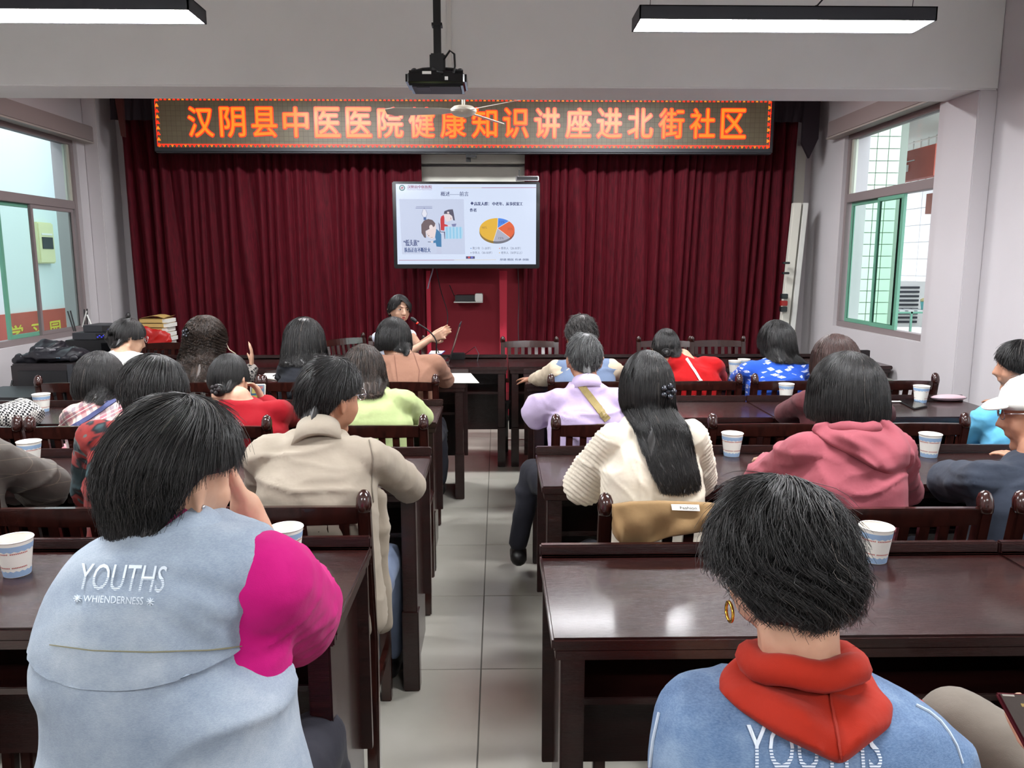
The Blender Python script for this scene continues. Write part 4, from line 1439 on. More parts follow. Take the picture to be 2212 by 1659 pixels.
def wrinkles(amp, seed=0, fx=(9, 9, 20), extra=None):
    def f(co, no):
        w1 = vnoise(co * 4 + 3, seed)[:, None] * .22 + vnoise(co * 11 + 7, seed + 9)[:, None] * .04
        p = (co + w1) * np.array(fx) * .62
        a = vnoise(p, seed + 1); b = vnoise(p * np.array([1.9, 1.9, 1.5]) + 9, seed + 2); c_ = vnoise((co + w1) * np.array((fx[2], fx[1], fx[0])) * .5 + 31, seed + 4)
        r = (1 - np.abs(a * 2 - 1)) ** 5 * 1.5 + (1 - np.abs(b * 2 - 1)) ** 5 * .7 + (1 - np.abs(c_ * 2 - 1)) ** 6 * .8 - .5
        mask = .25 + .75 * vnoise(co * 3.1 + 5, seed + 3) ** 1.2
        d = r * amp * mask * 1.7
        if extra is not None: d = d + extra(co, no)
        return d
    return f


def torso_rings(pel, neck, SL, SR, hipw, waistw, chestw, depth, infl=0, top=True, back_bulge=.03, z_low=None, neck_r=.053):
    up = Vector((0, 0, 1))
    rx = (SR - SL).normalized(); hw = (SR - SL).length / 2
    mid = (SL + SR) / 2
    rxp = Vector((1, 0, 0)).lerp(rx, .5).normalized()
    fyv = up.cross(rx).normalized() * 1
    fyp = up.cross(rxp).normalized()
    rings = []
    def cpos(t):  # curve pelvis -> shoulder mid -> neck
        a = pel; b = pel + (mid - pel) * .5 + Vector((0, -back_bulge, .02)); c = mid
        return (a * (1 - t) ** 2 + b * 2 * t * (1 - t) + c * t * t)
    spec = [(-.20, hipw * .80, .85), (-.12, hipw * .98, 1.0), (0, hipw, 1.05), (.22, (hipw + waistw) / 2, .98), (.42, waistw, .92), (.62, chestw, 1.0), (.80, chestw * 1.0, 1.02), (.93, hw * .96, .88), (1.0, hw * .84, .70)]
    for t, w_, dd in spec:
        if t < 0: c = pel + (mid - pel) * t
        else: c = cpos(t)
        k = max(0, min(1, t))
        r_ = rxp.lerp(rx, k).normalized(); f_ = fyp.lerp(fyv, k).normalized()
        rings.append((c, r_, f_, w_ + infl, depth * dd + infl, depth * dd * .95 + infl))
    nk = neck
    rings.append((mid.lerp(nk, .40) + up * .0, rx, fyv, hw * .56 + infl, depth * .56 + infl, depth * .60 + infl))
    rings.append((mid.lerp(nk, .75), rx, fyv, neck_r * 1.55 + infl, neck_r * 1.2 + infl, neck_r * 1.2 + infl))
    rings.append((nk, rx, fyv, neck_r + infl * 1.6, neck_r + infl * 1.6, neck_r + infl * 1.6))
    return rings


def person(label, head, top_m, sh, arms, pel, hair=None, hmat=None, yaw=0, pitch=10, roll=0, hs=1.0, sleeve='long', trousers=None, skin=None, build=1.0, vox=.011,
           gname='shirt', infl=.010, wr=.006, seed=1, gsmooth=5, legs=None, hands=None, extra=None, loose=0, sleeve_m=None, shoes=True, neck_back=.0, hemz=None, collar=None, sleeve_r=1.0, wfx=(9, 9, 20), depth=None, vest=None, neck_up=.04, r0k=1.0, hipw=None, chestw=None, handkw=None, bodyvox=None, elbow_frac=.55, gvox=None):
    """head = centre of the skull (world), sh = (left, right) shoulder joints, arms = ((elbow, wrist), (elbow, wrist)), pel = hip centre"""
    skin = skin or M_skin
    head = V3(head); SL, SR = V3(sh[0]), V3(sh[1]); pel = V3(pel)
    R = Rot(yaw, pitch, roll)
    root = thing('person', label, 'person', (pel.x, pel.y, 0))
    org = Vector((pel.x, pel.y, 0))
    mid = (SL + SR) / 2
    nb = mid.lerp(head + R @ Vector((0, -.02, -.10)) * hs, .42) + Vector((0, 0, neck_up))
    nb.z = max(nb.z, mid.z + .035)
    skull_base = head + R @ Vector((0, -.030, -.075)) * hs
    hipw = hipw or .165 * build; waistw = .150 * build; chestw = chestw or max(.150 * build, (SR - SL).length / 2 * 1.02)
    depth = depth or .105 * build
    dflt = legs is None
    if dflt:
        legs = []
        for q in (-1, 1):
            hip = pel + Vector((q * .085, .02, -.04)); kn = Vector((hip.x + q * .04, pel.y + .42, .47)); an = Vector((kn.x, kn.y + .02 + .04 * q, .09))
            legs.append((hip, kn, an))
    body = MB()
    head_parts(body, head, R, hs)
    tcap(body, skull_base, nb, .051 * hs * min(1.1, build), .053 * hs * min(1.1, build), 16)
    tcap(body, nb, mid + Vector((0, .01, -.04)), .050 * hs, .048, 14)
    loft(body, torso_rings(pel, nb, SL, SR, hipw - .012, waistw - .012, chestw - .014, depth - .012, infl=-.008))
    ra = .046 * build
    handkw = handkw or [{}, {}]
    for i, (el, wr_) in enumerate(arms):
        sj = (SL, SR)[i]; el = V3(el); wr_ = V3(wr_)
        tcap(body, sj, el, ra, ra * .82); tcap(body, el, wr_, ra * .80, ra * .56)
        hk = dict(curl=.45, s=.95 * hs); hk.update(handkw[i] or {})
        dd = hk.pop('d', None) or (wr_ - el); nn = hk.pop('n', None) or Vector((0, 0, -1)); sd = hk.pop('side', 1 if i == 0 else -1)
        hand_parts(body, wr_, dd, nn, sd, **hk)
    for hip, kn, an in legs:
        tcap(body, hip, kn, .070 * build, .050); tcap(body, kn, an, .048, .032)
        tcap(body, V3(an) + Vector((0, 0, -.035)), V3(an) + Vector((0, .13, -.055)), .03, .022)
    bm_ = union(body, bodyvox or vox, 2, name='body')
    bm_.materials.append(skin)
    bvb = bvh_of(bm_)
    bo = link('body', rebase(bm_, org), root)
    # upper garment
    g = MB()
    rg_ = torso_rings(pel, nb, SL, SR, hipw, waistw, chestw, depth, infl=infl + loose)
    if vest is not None: pass
    loft(g, rg_)
    r0s = [(ra + infl * .9) * k_ for k_ in (r0k if isinstance(r0k, (tuple, list)) else (r0k, r0k))]
    def sleeves(gg, extra_r=0):
        for i, (el, wr_) in enumerate(arms):
            sj = (SL, SR)[i]; el = V3(el); wr_ = V3(wr_); r0 = r0s[i]; rs = r0 * sleeve_r
            kind = sleeve if isinstance(sleeve, str) else sleeve[i]
            ins = (sj - mid).normalized()
            tcap(gg, mid.lerp(sj, .5) + Vector((0, 0, .004)), sj, r0 * .86, r0 * .98)
            if kind == 'long':
                tcap(gg, sj, el, r0 * 1.02, rs * .98); tcap(gg, el, el.lerp(wr_, .92), rs * .98, rs * .74)
            elif kind == 'elbow':
                tcap(gg, sj, el, r0 * 1.02, rs * .98); tcap(gg, el, el.lerp(wr_, .12), rs * .98, rs * .92)
            elif kind == 'short':
                tcap(gg, sj, sj.lerp(el, elbow_frac), r0 * 1.04, rs * 1.1)
    sleeves(g)
    gm = union(g, gvox or max(vox, .010), gsmooth, wrinkles(wr, seed, wfx, extra), name=gname, keep=(None if hemz is None else (lambda p: p.z > hemz)))
    gm.materials.append(top_m)
    bv = bvh_of(gm)
    go = link(gname, rebase(gm, org), root)
    # trousers
    tr_ = MB()
    tm_ = trousers or M_trou
    for hip, kn, an in legs:
        tcap(tr_, V3(hip) + Vector((0, 0, .0)), kn, .083 * build, .064); tcap(tr_, kn, V3(an) + Vector((0, 0, .02)), .062, .05)
    tcap(tr_, pel + Vector((-.07, 0, -.03)), pel + Vector((.07, 0, -.03)), .10 * build, .10 * build)
    to_ = union(tr_, .015, 4, wrinkles(.006, seed + 5, (10, 10, 10)), name='trousers'); to_.materials.append(tm_)
    link('trousers', rebase(to_, org), root)
    for hip, kn, an in legs:
        an = V3(an); sh_ = MB()
        tcap(sh_, an + Vector((0, -.03, -.045)), an + Vector((0, .06, -.05)), .040, .042, 12); tcap(sh_, an + Vector((0, .06, -.05)), an + Vector((0, .15, -.062)), .042, .030, 12)
        so_ = part('shoe', MB().add(sh_.v, sh_.f), M_shoe, root, smooth=True)
    if hair is not None:
        kw = dict(hair); style = kw.pop('style')
        hm = hair_mesh(head, R, style, s=hs, seed=seed, drape=(bv, bvb) if abs(yaw) < 90 else None, **kw)
        ho = hair_part('hair', hm, hmat or H_black, root, org)
    return dict(root=root, org=org, R=R, head=head, bvh=bv, garment=go, nb=nb, mid=mid, SL=SL, SR=SR, pel=pel, hs=hs, rings=rg_, legs=legs, arms=arms, infl=infl)


M_trou = cloth('dark_trousers', (38, 38, 46), .05)
M_shoe = mat('black_shoe', (24, 22, 22), .4)


def crown(u, vtop, Y, s=1.0, t=.018):
    """head centre from the pixel of the top of the hair"""
    p = P(u, vtop, Y); return p - Vector((0, 0, (.106 + t) * s))


def local(pd, x, y, z): return pd['head'] + pd['R'] @ Vector((x, y, z)) * pd['hs']


def add_part(pd, name, mb, m, smooth=True, bevel=0, label=None, parent=None):
    o = part(name, mb, m, parent or pd['root'], smooth=smooth, bevel=bevel, origin=pd['org'])
    if label: o['label'] = label
    return o


def glasses(pd, m=None):
    mb = MB(); R, s, c = pd['R'], pd['hs'], pd['head']
    for q in (-1, 1):
        pts = [c + R @ Vector((q * .033 + .023 * math.cos(t), .098 + .004 * math.cos(t) * -q, .014 + .018 * math.sin(t))) * s for t in [2 * math.pi * k / 16 for k in range(17)]]
        mb.tube(pts, .0016, 6)
        mb.tube([c + R @ Vector((q * .056, .094, .018)) * s, c + R @ Vector((q * .076, .08, .02)) * s, c + R @ Vector((q * .084, .0, .014)) * s, c + R @ Vector((q * .084, -.012, -.002)) * s], .0016, 6)
    mb.tube([c + R @ Vector((-.011, .1, .018)) * s, c + R @ Vector((.011, .1, .018)) * s], .0016, 6)
    return add_part(pd, 'glasses', mb, m or M_chrome)


def collar_band(pd, m, h=.03, r=.060, name='collar', lean=.012, front_open=.0, thick=.006, zoff=-.01, label=None):
    mb = MB(); nb = pd['nb']; n = 36; vs = []; fs = []
    d = ((pd['head'] + pd['R'] @ Vector((0, -.03, -.08)) * pd['hs'] - nb).normalized() + Vector((0, 0, .6))).normalized()
    a = Vector((1, 0, 0)); b = d.cross(a).normalized(); a = b.cross(d)
    r = r - .004; prof = [(r + .006, -.03), (r + .001, 0), (r, h), (r + thick * .6, h + .002), (r + lean * .5 + .004, h * .35), (r + .022, -.032)]
    k0 = 0
    for i in range(n):
        t = 2 * math.pi * i / n
        for (rr, z) in prof:
            vs.append(nb + d * (z + zoff) + a * rr * math.cos(t) + b * rr * math.sin(t))
    m_ = len(prof)
    for i in range(n):
        for k in range(m_):
            fs.append((i * m_ + k, i * m_ + (k + 1) % m_, ((i + 1) % n) * m_ + (k + 1) % m_, ((i + 1) % n) * m_ + k))
    mb.add(vs, fs)
    return add_part(pd, name, mb, m, label=label)


def bun(pd, pos, r, m, n=260, seed=3, rad=.0012, name='hair_bun'):
    """a coil of strands wound into a knot; pos in head coordinates"""
    rg = np.random.default_rng(seed); c = local(pd, *pos); mb = MB()
    rr = (r, r, r) if isinstance(r, (int, float)) else r
    mb.ball(c, tuple(x * .93 for x in rr), 16, 10, R=pd['R'])
    seg = 9; t = np.linspace(0, 1, seg)[None, :]
    a0 = rg.uniform(0, 6.28, n)[:, None]; inc = rg.normal(0, .9, n)[:, None]; sp = rg.uniform(1.2, 2.6, n)[:, None]
    th = a0 + sp * t; lat = np.clip(inc * .6 + .25 * np.sin(th * 1.3 + a0), -1.4, 1.4)
    x = np.cos(th) * np.cos(lat) * rr[0]; z = np.sin(th) * np.cos(lat) * rr[2]; y = np.sin(lat) * rr[1]
    p = np.stack([x, y, z], -1) * (1 + .05 * rg.random(n)[:, None, None])
    p = p @ np.array(pd['R']).T + np.array(c)
    add_strands(mb, p, rad)
    return hair_part(name, mb, m, pd['root'], pd['org'])


def hair_clip(pd, pos, m=None, r=.011, seed=0, label='sparkling dark hair clip with clear stones'):
    c = local(pd, *pos); mb = MB(); rn = random.Random(seed)
    for k in range(5):
        a = k * 1.256; mb.ball(c + pd['R'] @ Vector((math.cos(a) * r * 1.3, -.004, math.sin(a) * r * 1.3)), r * .8, 8, 6)
    mb.ball(c, r * .8, 8, 6)
    o = add_part(pd, 'hair_clip', mb, m or M_gem); o['label'] = label
    return o


M_gem = mat('dark_gems', (70, 72, 78), .08, .7, var=.6, vscale=120)


def embroider(pd, text, quad, m, off=.0022, name='embroidery', stripes=None, bold=0.0):
    """raised lettering laid on the garment; quad = pixel corners bl, br, tr, tl"""
    vs, fs, asp = text2d(text)
    # subdivide by splitting long faces is unnecessary: letters are small against the cloth
    pts = []
    for p in vs:
        s, t = p
        u, v = quadmap(quad, s, t); pts.append((u, v))
    q = conform(pd['bvh'], pts, off)
    mb = MB(); mb.add(q, fs)
    me = mb.mesh(name, m, origin=pd['org'])
    o = link(name, me, pd['root'])
    return o
# ------------------------------------------------------------------ garment patterns
def denim(name, c0, c1, c2):
    m = cloth(name, c1, .05, .9, .2, .1)
    def f(t):
        v = t.coord()
        a = t.noise(v, 7, 5, .65); b = t.noise(t.coord((260, 260, 900)), 1.0, 2)
        c = t.ramp(a, [(.32, lin(c0)), (.5, lin(c1)), (.68, lin(c2))])
        return t.mix(.22, c, t.ramp(b, [(.35, lin(c0)), (.65, lin(c2))]))
    return base_col(m, f)


G_denim_l = denim('pale_washed_denim', (122, 136, 154), (146, 159, 174), (172, 182, 192))
G_denim_b = denim('mid_blue_denim', (58, 80, 114), (90, 116, 150), (134, 156, 182))
G_magenta = cloth('magenta_jersey', (186, 10, 112), .05)
G_orange = cloth('orange_red_jersey', (160, 36, 16), .05)
G_beige = cloth('beige_gabardine', (160, 149, 134), .03, .8, .06)
G_cream = cloth('cream_satin', (222, 212, 194), .02, .6, .05)
G_pink = cloth('dusty_pink_jersey', (156, 80, 90), .04)
G_navy = cloth('navy_jersey', (44, 50, 62), .06)
G_red = cloth('red_waffle_knit', (150, 10, 26), .06, .9, .5)
G_redcoat = cloth('bright_red_wool', (180, 16, 20), .05)
G_lgreen = cloth('pale_green_linen', (184, 198, 140), .06)
G_lilac = cloth('lilac_cotton', (190, 172, 206), .03)
G_maroon = cloth('maroon_velour', (84, 38, 42), .18)
G_sky = cloth('sky_blue_fleece', (104, 182, 220), .05)
G_white = cloth('white_cotton', (222, 222, 216), .02)
G_black = cloth('black_knit', (34, 36, 42), .08)
G_tan = cloth('tan_blazer_wool', (160, 118, 98), .03)
G_creamsl = cloth('cream_sleeve_cotton', (206, 190, 166), .04)
G_vest = cloth('grey_blue_vest', (112, 128, 156), .04)
G_khaki = cloth('khaki_grey_trousers', (112, 104, 95), .05)
G_bluegrey = cloth('blue_grey_trousers', (110, 122, 146), .05)
G_speaker = cloth('white_sleeveless_top', (214, 220, 236), .02)

G_grey = cloth('grey_checked_jacket', (98, 92, 86), .05)
def _f(t):
    br = t.n('ShaderNodeTexBrick'); br.offset = 0; v = t.coord((1, 1, 1), (.2, .3, .4))
    sp = t.n('ShaderNodeSeparateXYZ'); t.l(v, sp.inputs[0]); cb = t.n('ShaderNodeCombineXYZ'); t.l(sp.outputs[0], cb.inputs[0]); t.l(sp.outputs[2], cb.inputs[1])
    t.l(cb.outputs[0], br.inputs['Vector']); br.inputs['Scale'].default_value = 22; br.inputs['Mortar Size'].default_value = .018; br.inputs['Brick Width'].default_value = 1; br.inputs['Row Height'].default_value = 1
    br.inputs['Color1'].default_value = lin((100, 94, 88)); br.inputs['Color2'].default_value = lin((94, 89, 84)); br.inputs['Mortar'].default_value = lin((126, 116, 104))
    return br.outputs[0]
base_col(G_grey, _f)

G_plaid = cloth('plaid_cotton', (214, 196, 186), .03)
def _f(t):
    v = t.coord((1, 1, 1), (0, .5, 0)); sp = t.n('ShaderNodeSeparateXYZ'); t.l(v, sp.inputs[0])
    def band(o, fr, ph, w_):
        return t.math('LESS_THAN', t.math('FRACT', t.math('ADD', t.math('MULTIPLY', o, fr), ph)), w_)
    x, z = sp.outputs[0], sp.outputs[2]
    c = lin((220, 202, 188))
    c = t.mix(t.math('MULTIPLY', band(x, 14, .1, .34), .55), c, lin((150, 50, 90)))
    c = t.mix(t.math('MULTIPLY', band(z, 14, .0, .34), .55), c, lin((162, 48, 84)))
    c = t.mix(t.math('MULTIPLY', band(x, 14, .55, .2), .5), c, lin((96, 86, 110)))
    c = t.mix(t.math('MULTIPLY', band(z, 14, .6, .2), .5), c, lin((96, 86, 110)))
    return t.mix(band(z, 14, .86, .05), c, lin((230, 220, 214)))
base_col(G_plaid, _f)

G_hound = cloth('houndstooth_wool', (120, 120, 120), .03)
def _f(t):
    v = t.coord((1, 1, 1), (.5, .6, .7)); ck = t.n('ShaderNodeTexChecker'); ck.inputs['Scale'].default_value = 95
    t.l(v, ck.inputs['Vector']); ck.inputs[1].default_value = lin((24, 24, 28)); ck.inputs[2].default_value = lin((206, 204, 198))
    return ck.outputs[0]
base_col(G_hound, _f)

G_leopard = cloth('black_grey_animal_print', (120, 120, 120), .03)
def _f(t):
    vo = t.n('ShaderNodeTexVoronoi'); vo.inputs['Scale'].default_value = 55; t.l(t.coord(), vo.inputs['Vector'])
    return t.ramp(vo.outputs['Distance'], [(.38, lin((28, 28, 30))), (.46, lin((146, 140, 134)))])
base_col(G_leopard, _f)

G_blue = cloth('blue_printed_cotton', (44, 92, 196), .03)
def _f(t):
    c = lin((40, 84, 186))
    for (sc, ro, lo) in (((14, 14, 34), (.0, .5, .0), (0, 0, 0)), ((12, 12, 40), (0, -.9, 0), (3, 1, 2))):
        vo = t.n('ShaderNodeTexVoronoi'); vo.distance = 'CHEBYCHEV'; vo.inputs['Scale'].default_value = 1; vo.inputs['Randomness'].default_value = .75
        mp = t.coord(sc, ro, lo); t.l(mp, vo.inputs['Vector'])
        k = t.math('LESS_THAN', vo.outputs['Distance'], .23)
        k2 = t.math('GREATER_THAN', t.noise(t.coord((140, 140, 60)), 3, 1), .42)
        c = t.mix(t.math('MULTIPLY', k, k2), c, lin((206, 214, 232)))
    return c
base_col(G_blue, _f)

G_teal = cloth('teal_red_swirl_velour', (90, 50, 50), .03)
def _f(t):
    v = t.coord()
    nz = t.n('ShaderNodeTexNoise'); nz.inputs['Scale'].default_value = 6; nz.inputs['Detail'].default_value = 2; nz.inputs['Distortion'].default_value = 2.2
    t.l(v, nz.inputs['Vector'])
    nd = t.ramp(nz.outputs['Fac'], [(.36, lin((54, 74, 78))), (.42, lin((26, 28, 32))), (.47, lin((128, 42, 40))), (.60, lin((140, 50, 46))), (.63, lin((92, 98, 96))), (.68, lin((30, 42, 48)))])
    t.t.nodes[-1].color_ramp.interpolation = 'EASE'
    return nd
base_col(G_teal, _f)
M_strap_khaki = mat('khaki_webbing', (150, 132, 84), .8, bump=.4, bscale=400)
M_strap_blue = mat('blue_webbing', (58, 64, 104), .8)
M_strap_mauve = mat('mauve_strap', (106, 74, 76), .6)
M_thread = mat('white_thread', (206, 216, 226), .6)
M_seam = mat('seam_thread', (126, 122, 96), .8)


def arm(el, mid, inward=.10, fwd=.2, z=None):
    el = Vector(el); w_ = el + Vector((inward if mid.x > el.x else -inward, fwd, 0)); w_.z = z if z else max(el.z + .01, .79)
    return (el, w_)


def sit(label, head, top, shL, shR, Ysh, elL, elR, hips_dy=-.03, z_hip=.50, **kw):
    SL, SR = P(shL[0], shL[1], Ysh), P(shR[0], shR[1], Ysh)
    mid = (SL + SR) / 2
    arms = []
    for e in (elL, elR):
        if isinstance(e[0], (int, float)): arms.append(arm(P(*e), mid))
        else: arms.append(e)
    pel = Vector((mid.x + kw.pop('dxh', 0), Ysh + hips_dy, z_hip))
    return person(label, head, top, (SL, SR), arms, pel, **kw)


def hood_patch(pd, m, left, right, bulge=.035, nu=28, nv=22, body_bvh=None, name='hood', wr=.006, seed=3, roll=.022):
    """cloth hood lying on the back: left and right are pixel outlines from neckline to tip"""
    def samp(pl, t):
        L = [0]
        for a, b in zip(pl, pl[1:]): L.append(L[-1] + math.hypot(b[0] - a[0], b[1] - a[1]))
        s = t * L[-1]; k = max(j for j in range(len(L)) if L[j] <= s + 1e-9); k = min(k, len(pl) - 2)
        q = (s - L[k]) / max(1e-6, L[k + 1] - L[k])
        return pl[k][0] * (1 - q) + pl[k + 1][0] * q, pl[k][1] * (1 - q) + pl[k + 1][1] * q
    up = []; dn = []
    grid = []
    for j in range(nv + 1):
        t = j / nv; a = samp(left, t); b = samp(right, t); row = []
        for i in range(nu + 1):
            s = i / nu; u = a[0] * (1 - s) + b[0] * s; v = a[1] * (1 - s) + b[1] * s - (6 * math.sin(s * math.pi) * (1 - t))
            row.append((u, v, s, t))
        grid.append(row)
    Ys = np.full((nv + 1, nu + 1), np.nan)
    for j, row in enumerate(grid):
        for i, (u, v, s, t) in enumerate(row):
            h = hit(pd['bvh'], u, v)
            if h: Ys[j, i] = h[0].y
    ymed = np.nanmedian(Ys); 
    for j in range(nv + 1):
        for i in range(nu + 1):
            if np.isnan(Ys[j, i]): Ys[j, i] = np.nan
    # fill misses from nearest hit in the column, then smooth
    for i in range(nu + 1):
        col_ = Ys[:, i]; ok = np.where(~np.isnan(col_))[0]
        if len(ok) == 0: col_[:] = ymed
        else:
            for j in range(nv + 1):
                if np.isnan(col_[j]): col_[j] = col_[ok[np.argmin(abs(ok - j))]]
    for _ in range(6):
        Yp = np.pad(Ys, 1, mode='edge'); Ys = np.minimum(Ys, (Yp[:-2, 1:-1] + Yp[2:, 1:-1] + Yp[1:-1, :-2] + Yp[1:-1, 2:]) / 4)
    vs = []
    for layer in (0, 1):
        for j, row in enumerate(grid):
            for i, (u, v, s, t) in enumerate(row):
                e = min(1, 4 * min(s, 1 - s)) ** .5 * min(1, 6 * (1 - t) + .0) ** .5
                e = max(e, 0)
                fold = wr * (math.sin(s * 9 + t * 5 + seed) + .6 * math.sin(s * 17 - t * 9 + seed * 2)) * e
                b_ = .006 + bulge * e * (.55 + .45 * math.sin(min(1, t * 1.2) * math.pi * .8 + .3)) + fold
                y = Ys[j, i] - (b_ if layer == 0 else -.02)
                vs.append(P(u, v, y))
    W = nu + 1; N = W * (nv + 1); fs = []
    for j in range(nv):
        for i in range(nu):
            a = j * W + i; fs.append((a, a + 1, a + W + 1, a + W)); fs.append((N + a, N + a + W, N + a + W + 1, N + a + 1))
    for j in range(nv):
        a = j * W; fs.append((a, a + W, N + a + W, N + a)); a = j * W + nu; fs.append((a, N + a, N + a + W, a + W))
    for i in range(nu):
        a = i; fs.append((a, N + a, N + a + 1, a + 1)); a = nv * W + i; fs.append((a, a + 1, N + a + 1, N + a))
    mb = MB().add(vs, fs)
    me = union(mb, .006, 6, name=name); me.materials.append(m)
    bv = bvh_of(me)
    o = link(name, rebase(me, pd['org']), pd['root'])
    return o, bv


def neck_roll(pd, m, r=.070, th=.018, name='collar_roll', tilt=.35, zoff=.0, yoff=-.005, label=None):
    mb = MB(); c = pd['nb'] + Vector((0, yoff, zoff)); pts = []
    for k in range(25):
        t = 2 * math.pi * k / 24
        pts.append(c + Vector((math.cos(t) * r, math.sin(t) * r * .95, -math.sin(t) * r * tilt + .003 * math.sin(5 * t))))
    mb.tube(pts, th, 10, caps=False)
    return add_part(pd, name, mb, m, label=label)


# ------------------------------------------------------------------ nearest row
p = sit('person in a pale denim vest over a magenta top resting a hand at the cheek', crown(362, 858, 1.2), G_magenta,
        (285, 1275), (566, 1262), 1.15, (P(262, 1440, 1.40), Vector((-.68, 1.50, .80))), (P(622, 1325, 1.40), P(530, 1092, 1.36)),
        yaw=-30, pitch=12, roll=4, hs=1.02, sleeve='elbow', dxh=-.045, sleeve_r=1.25, r0k=(.85, 1.4), build=1.12, vox=.0085, seed=11, wr=.004, depth=.09, hipw=.150, chestw=.145, z_hip=.46,
        hair=dict(style='short', n=11000, rad=.00050, seg=8, wave=.035, over=dict(q=(2.12, 1.95, .95, .9, .62), t=(.018, .018, .020), prof=((0, 1), (.03, .98), (.07, .84), (.11, .68), (.16, .58)), layer=.5, ln=.85, fluff=.06), whorl=.9),
        handkw=[{}, dict(d=Vector((-.35, -.1, .9)), n=Vector((-.8, -.5, .1)), side=-1, curl=.7, s=1.0)])
pA = p


def vest(pd, m, infl, sjr, seed, extra=None, caps=((.93, 1), (.93, 1)), sil=None, hemz=.3, name='denim_vest', vox=.009, wr=.008, rings_add=0):
    g = MB()
    rr = [(c, a, b, w_ + rings_add, df, db) for (c, a, b, w_, df, db) in pd['rings']]
    rr = [(c, a, b, w_ + infl, df + infl, db + infl) for (c, a, b, w_, df, db) in rr]
    if sil:
        rr = []
        for (v_, ul, ur, Yc, df, db) in sil:
            a_, b_ = P(ul, v_, Yc), P(ur, v_, Yc); rr.append(((a_ + b_) / 2, Vector((1, 0, 0)), Vector((0, 1, 0)), (b_ - a_).length / 2, df, db))
        rr = rr[::-1]
    else: rr = rr[:-1]
    loft(g, rr)
    for sj, (cf, cr) in ([] if sil else zip((pd['SL'], pd['SR']), caps)):
        tcap(g, pd['mid'].lerp(sj, .3) + Vector((0, 0, .006)), pd['mid'].lerp(sj, cf) + Vector((0, 0, .004)), .052 + infl, sjr * cr)
    me = union(g, vox, 5, wrinkles(wr, seed, (6, 6, 13), extra), name=name)
    me.materials.append(m)
    bv = bvh_of(me)
    o = link(name, rebase(me, pd['org']), pd['root'])
    pd['bvh'] = bv
    return o


_yz = P(300, 1428, 1.02).z
def _yoke(co, no):
    k = np.clip((co[:, 2] - (_yz + .012 * np.sin(co[:, 0] * 9))) / .004, 0, 1)
    low = np.clip((_yz + .10 - co[:, 2]) / .10, 0, 1)
    return .009 * k * (no[:, 1] < .25) * (.4 + .6 * low)
vA = vest(pA, G_denim_l, .014, .060, 21, wr=.0055, sil=[
    (1122, 292, 470, 1.17, .06, .06), (1138, 280, 500, 1.165, .07, .075), (1158, 250, 562, 1.16, .08, .085), (1180, 212, 584, 1.15, .09, .095), (1215, 178, 572, 1.14, .10, .105), (1260, 150, 556, 1.13, .11, .115),
    (1330, 122, 540, 1.12, .12, .125), (1395, 104, 540, 1.11, .12, .13), (1435, 100, 575, 1.10, .12, .13), (1480, 112, 622, 1.09, .13, .13), (1560, 108, 636, 1.08, .13, .13), (1659, 93, 662, 1.06, .14, .135), (1760, 90, 680, 1.05, .14, .14)])


def seam(pd, pix, m=M_seam, w=3, off=.0015, n=40, name='stitched_seam', thick=.0012):
    mb = ribbon(pd['bvh'], pix, w, off, n, thick)
    if mb is None: return
    add_part(pd, name, mb, m, smooth=False)


def yoke(pd, src, m, zf, top, off=.0035):
    bm = bmesh.new(); bm.from_mesh(src.data); o3 = Vector(pd['org'])
    bm.normal_update()
    bmesh.ops.delete(bm, geom=[f for f in bm.faces if (f.calc_center_median() + o3).z < zf((f.calc_center_median() + o3).x) or (f.calc_center_median() + o3).z > top], context='FACES')
    nr = {v: v.normal.copy() for v in bm.verts}
    for v in bm.verts:
        if v.is_boundary and abs((v.co + o3).z - zf((v.co + o3).x)) < .02: v.co.z = zf((v.co + o3).x) - o3.z
    for v in bm.verts: v.co += nr[v] * off
    r_ = bmesh.ops.extrude_face_region(bm, geom=bm.faces[:])
    for v in [e for e in r_['geom'] if isinstance(e, bmesh.types.BMVert)]: v.co += nr.get(v, v.normal) * .0035
    bmesh.ops.recalc_face_normals(bm, faces=bm.faces)
    me = bpy.data.meshes.new('yoke_flap'); bm.to_mesh(me); bm.free(); me.materials.append(m); me.shade_smooth(); me.set_sharp_from_angle(angle=math.radians(50))
    o = link('yoke_flap', me, pd['root'])
    bm2 = bmesh.new(); bm2.from_mesh(me); bm2.transform(Matrix.Translation(o3)); pd['bvh'] = BVHTree.FromBMesh(bm2); bm2.free()
    return o


_za, _zb, _xa, _xb = P(110, 1440, 1.02).z, P(540, 1432, 1.02).z, P(110, 1440, 1.02).x, P(540, 1432, 1.02).x
def _zl(x):
    q = (x - _xa) / (_xb - _xa); return _za + (_zb - _za) * q - .012 * (1 - (2 * q - 1) ** 2)
yoke(pA, vA, G_denim_l, _zl, P(300, 1160, 1.06).z)
seam(pA, [(110, 1393), (200, 1405), (320, 1408), (450, 1404), (530, 1395)], w=2.2)
seam(pA, [(560, 1190), (545, 1260), (532, 1340), (530, 1400)], w=2.2)
seam(pA, [(585, 1530), (592, 1600), (605, 1659)], w=2.2)


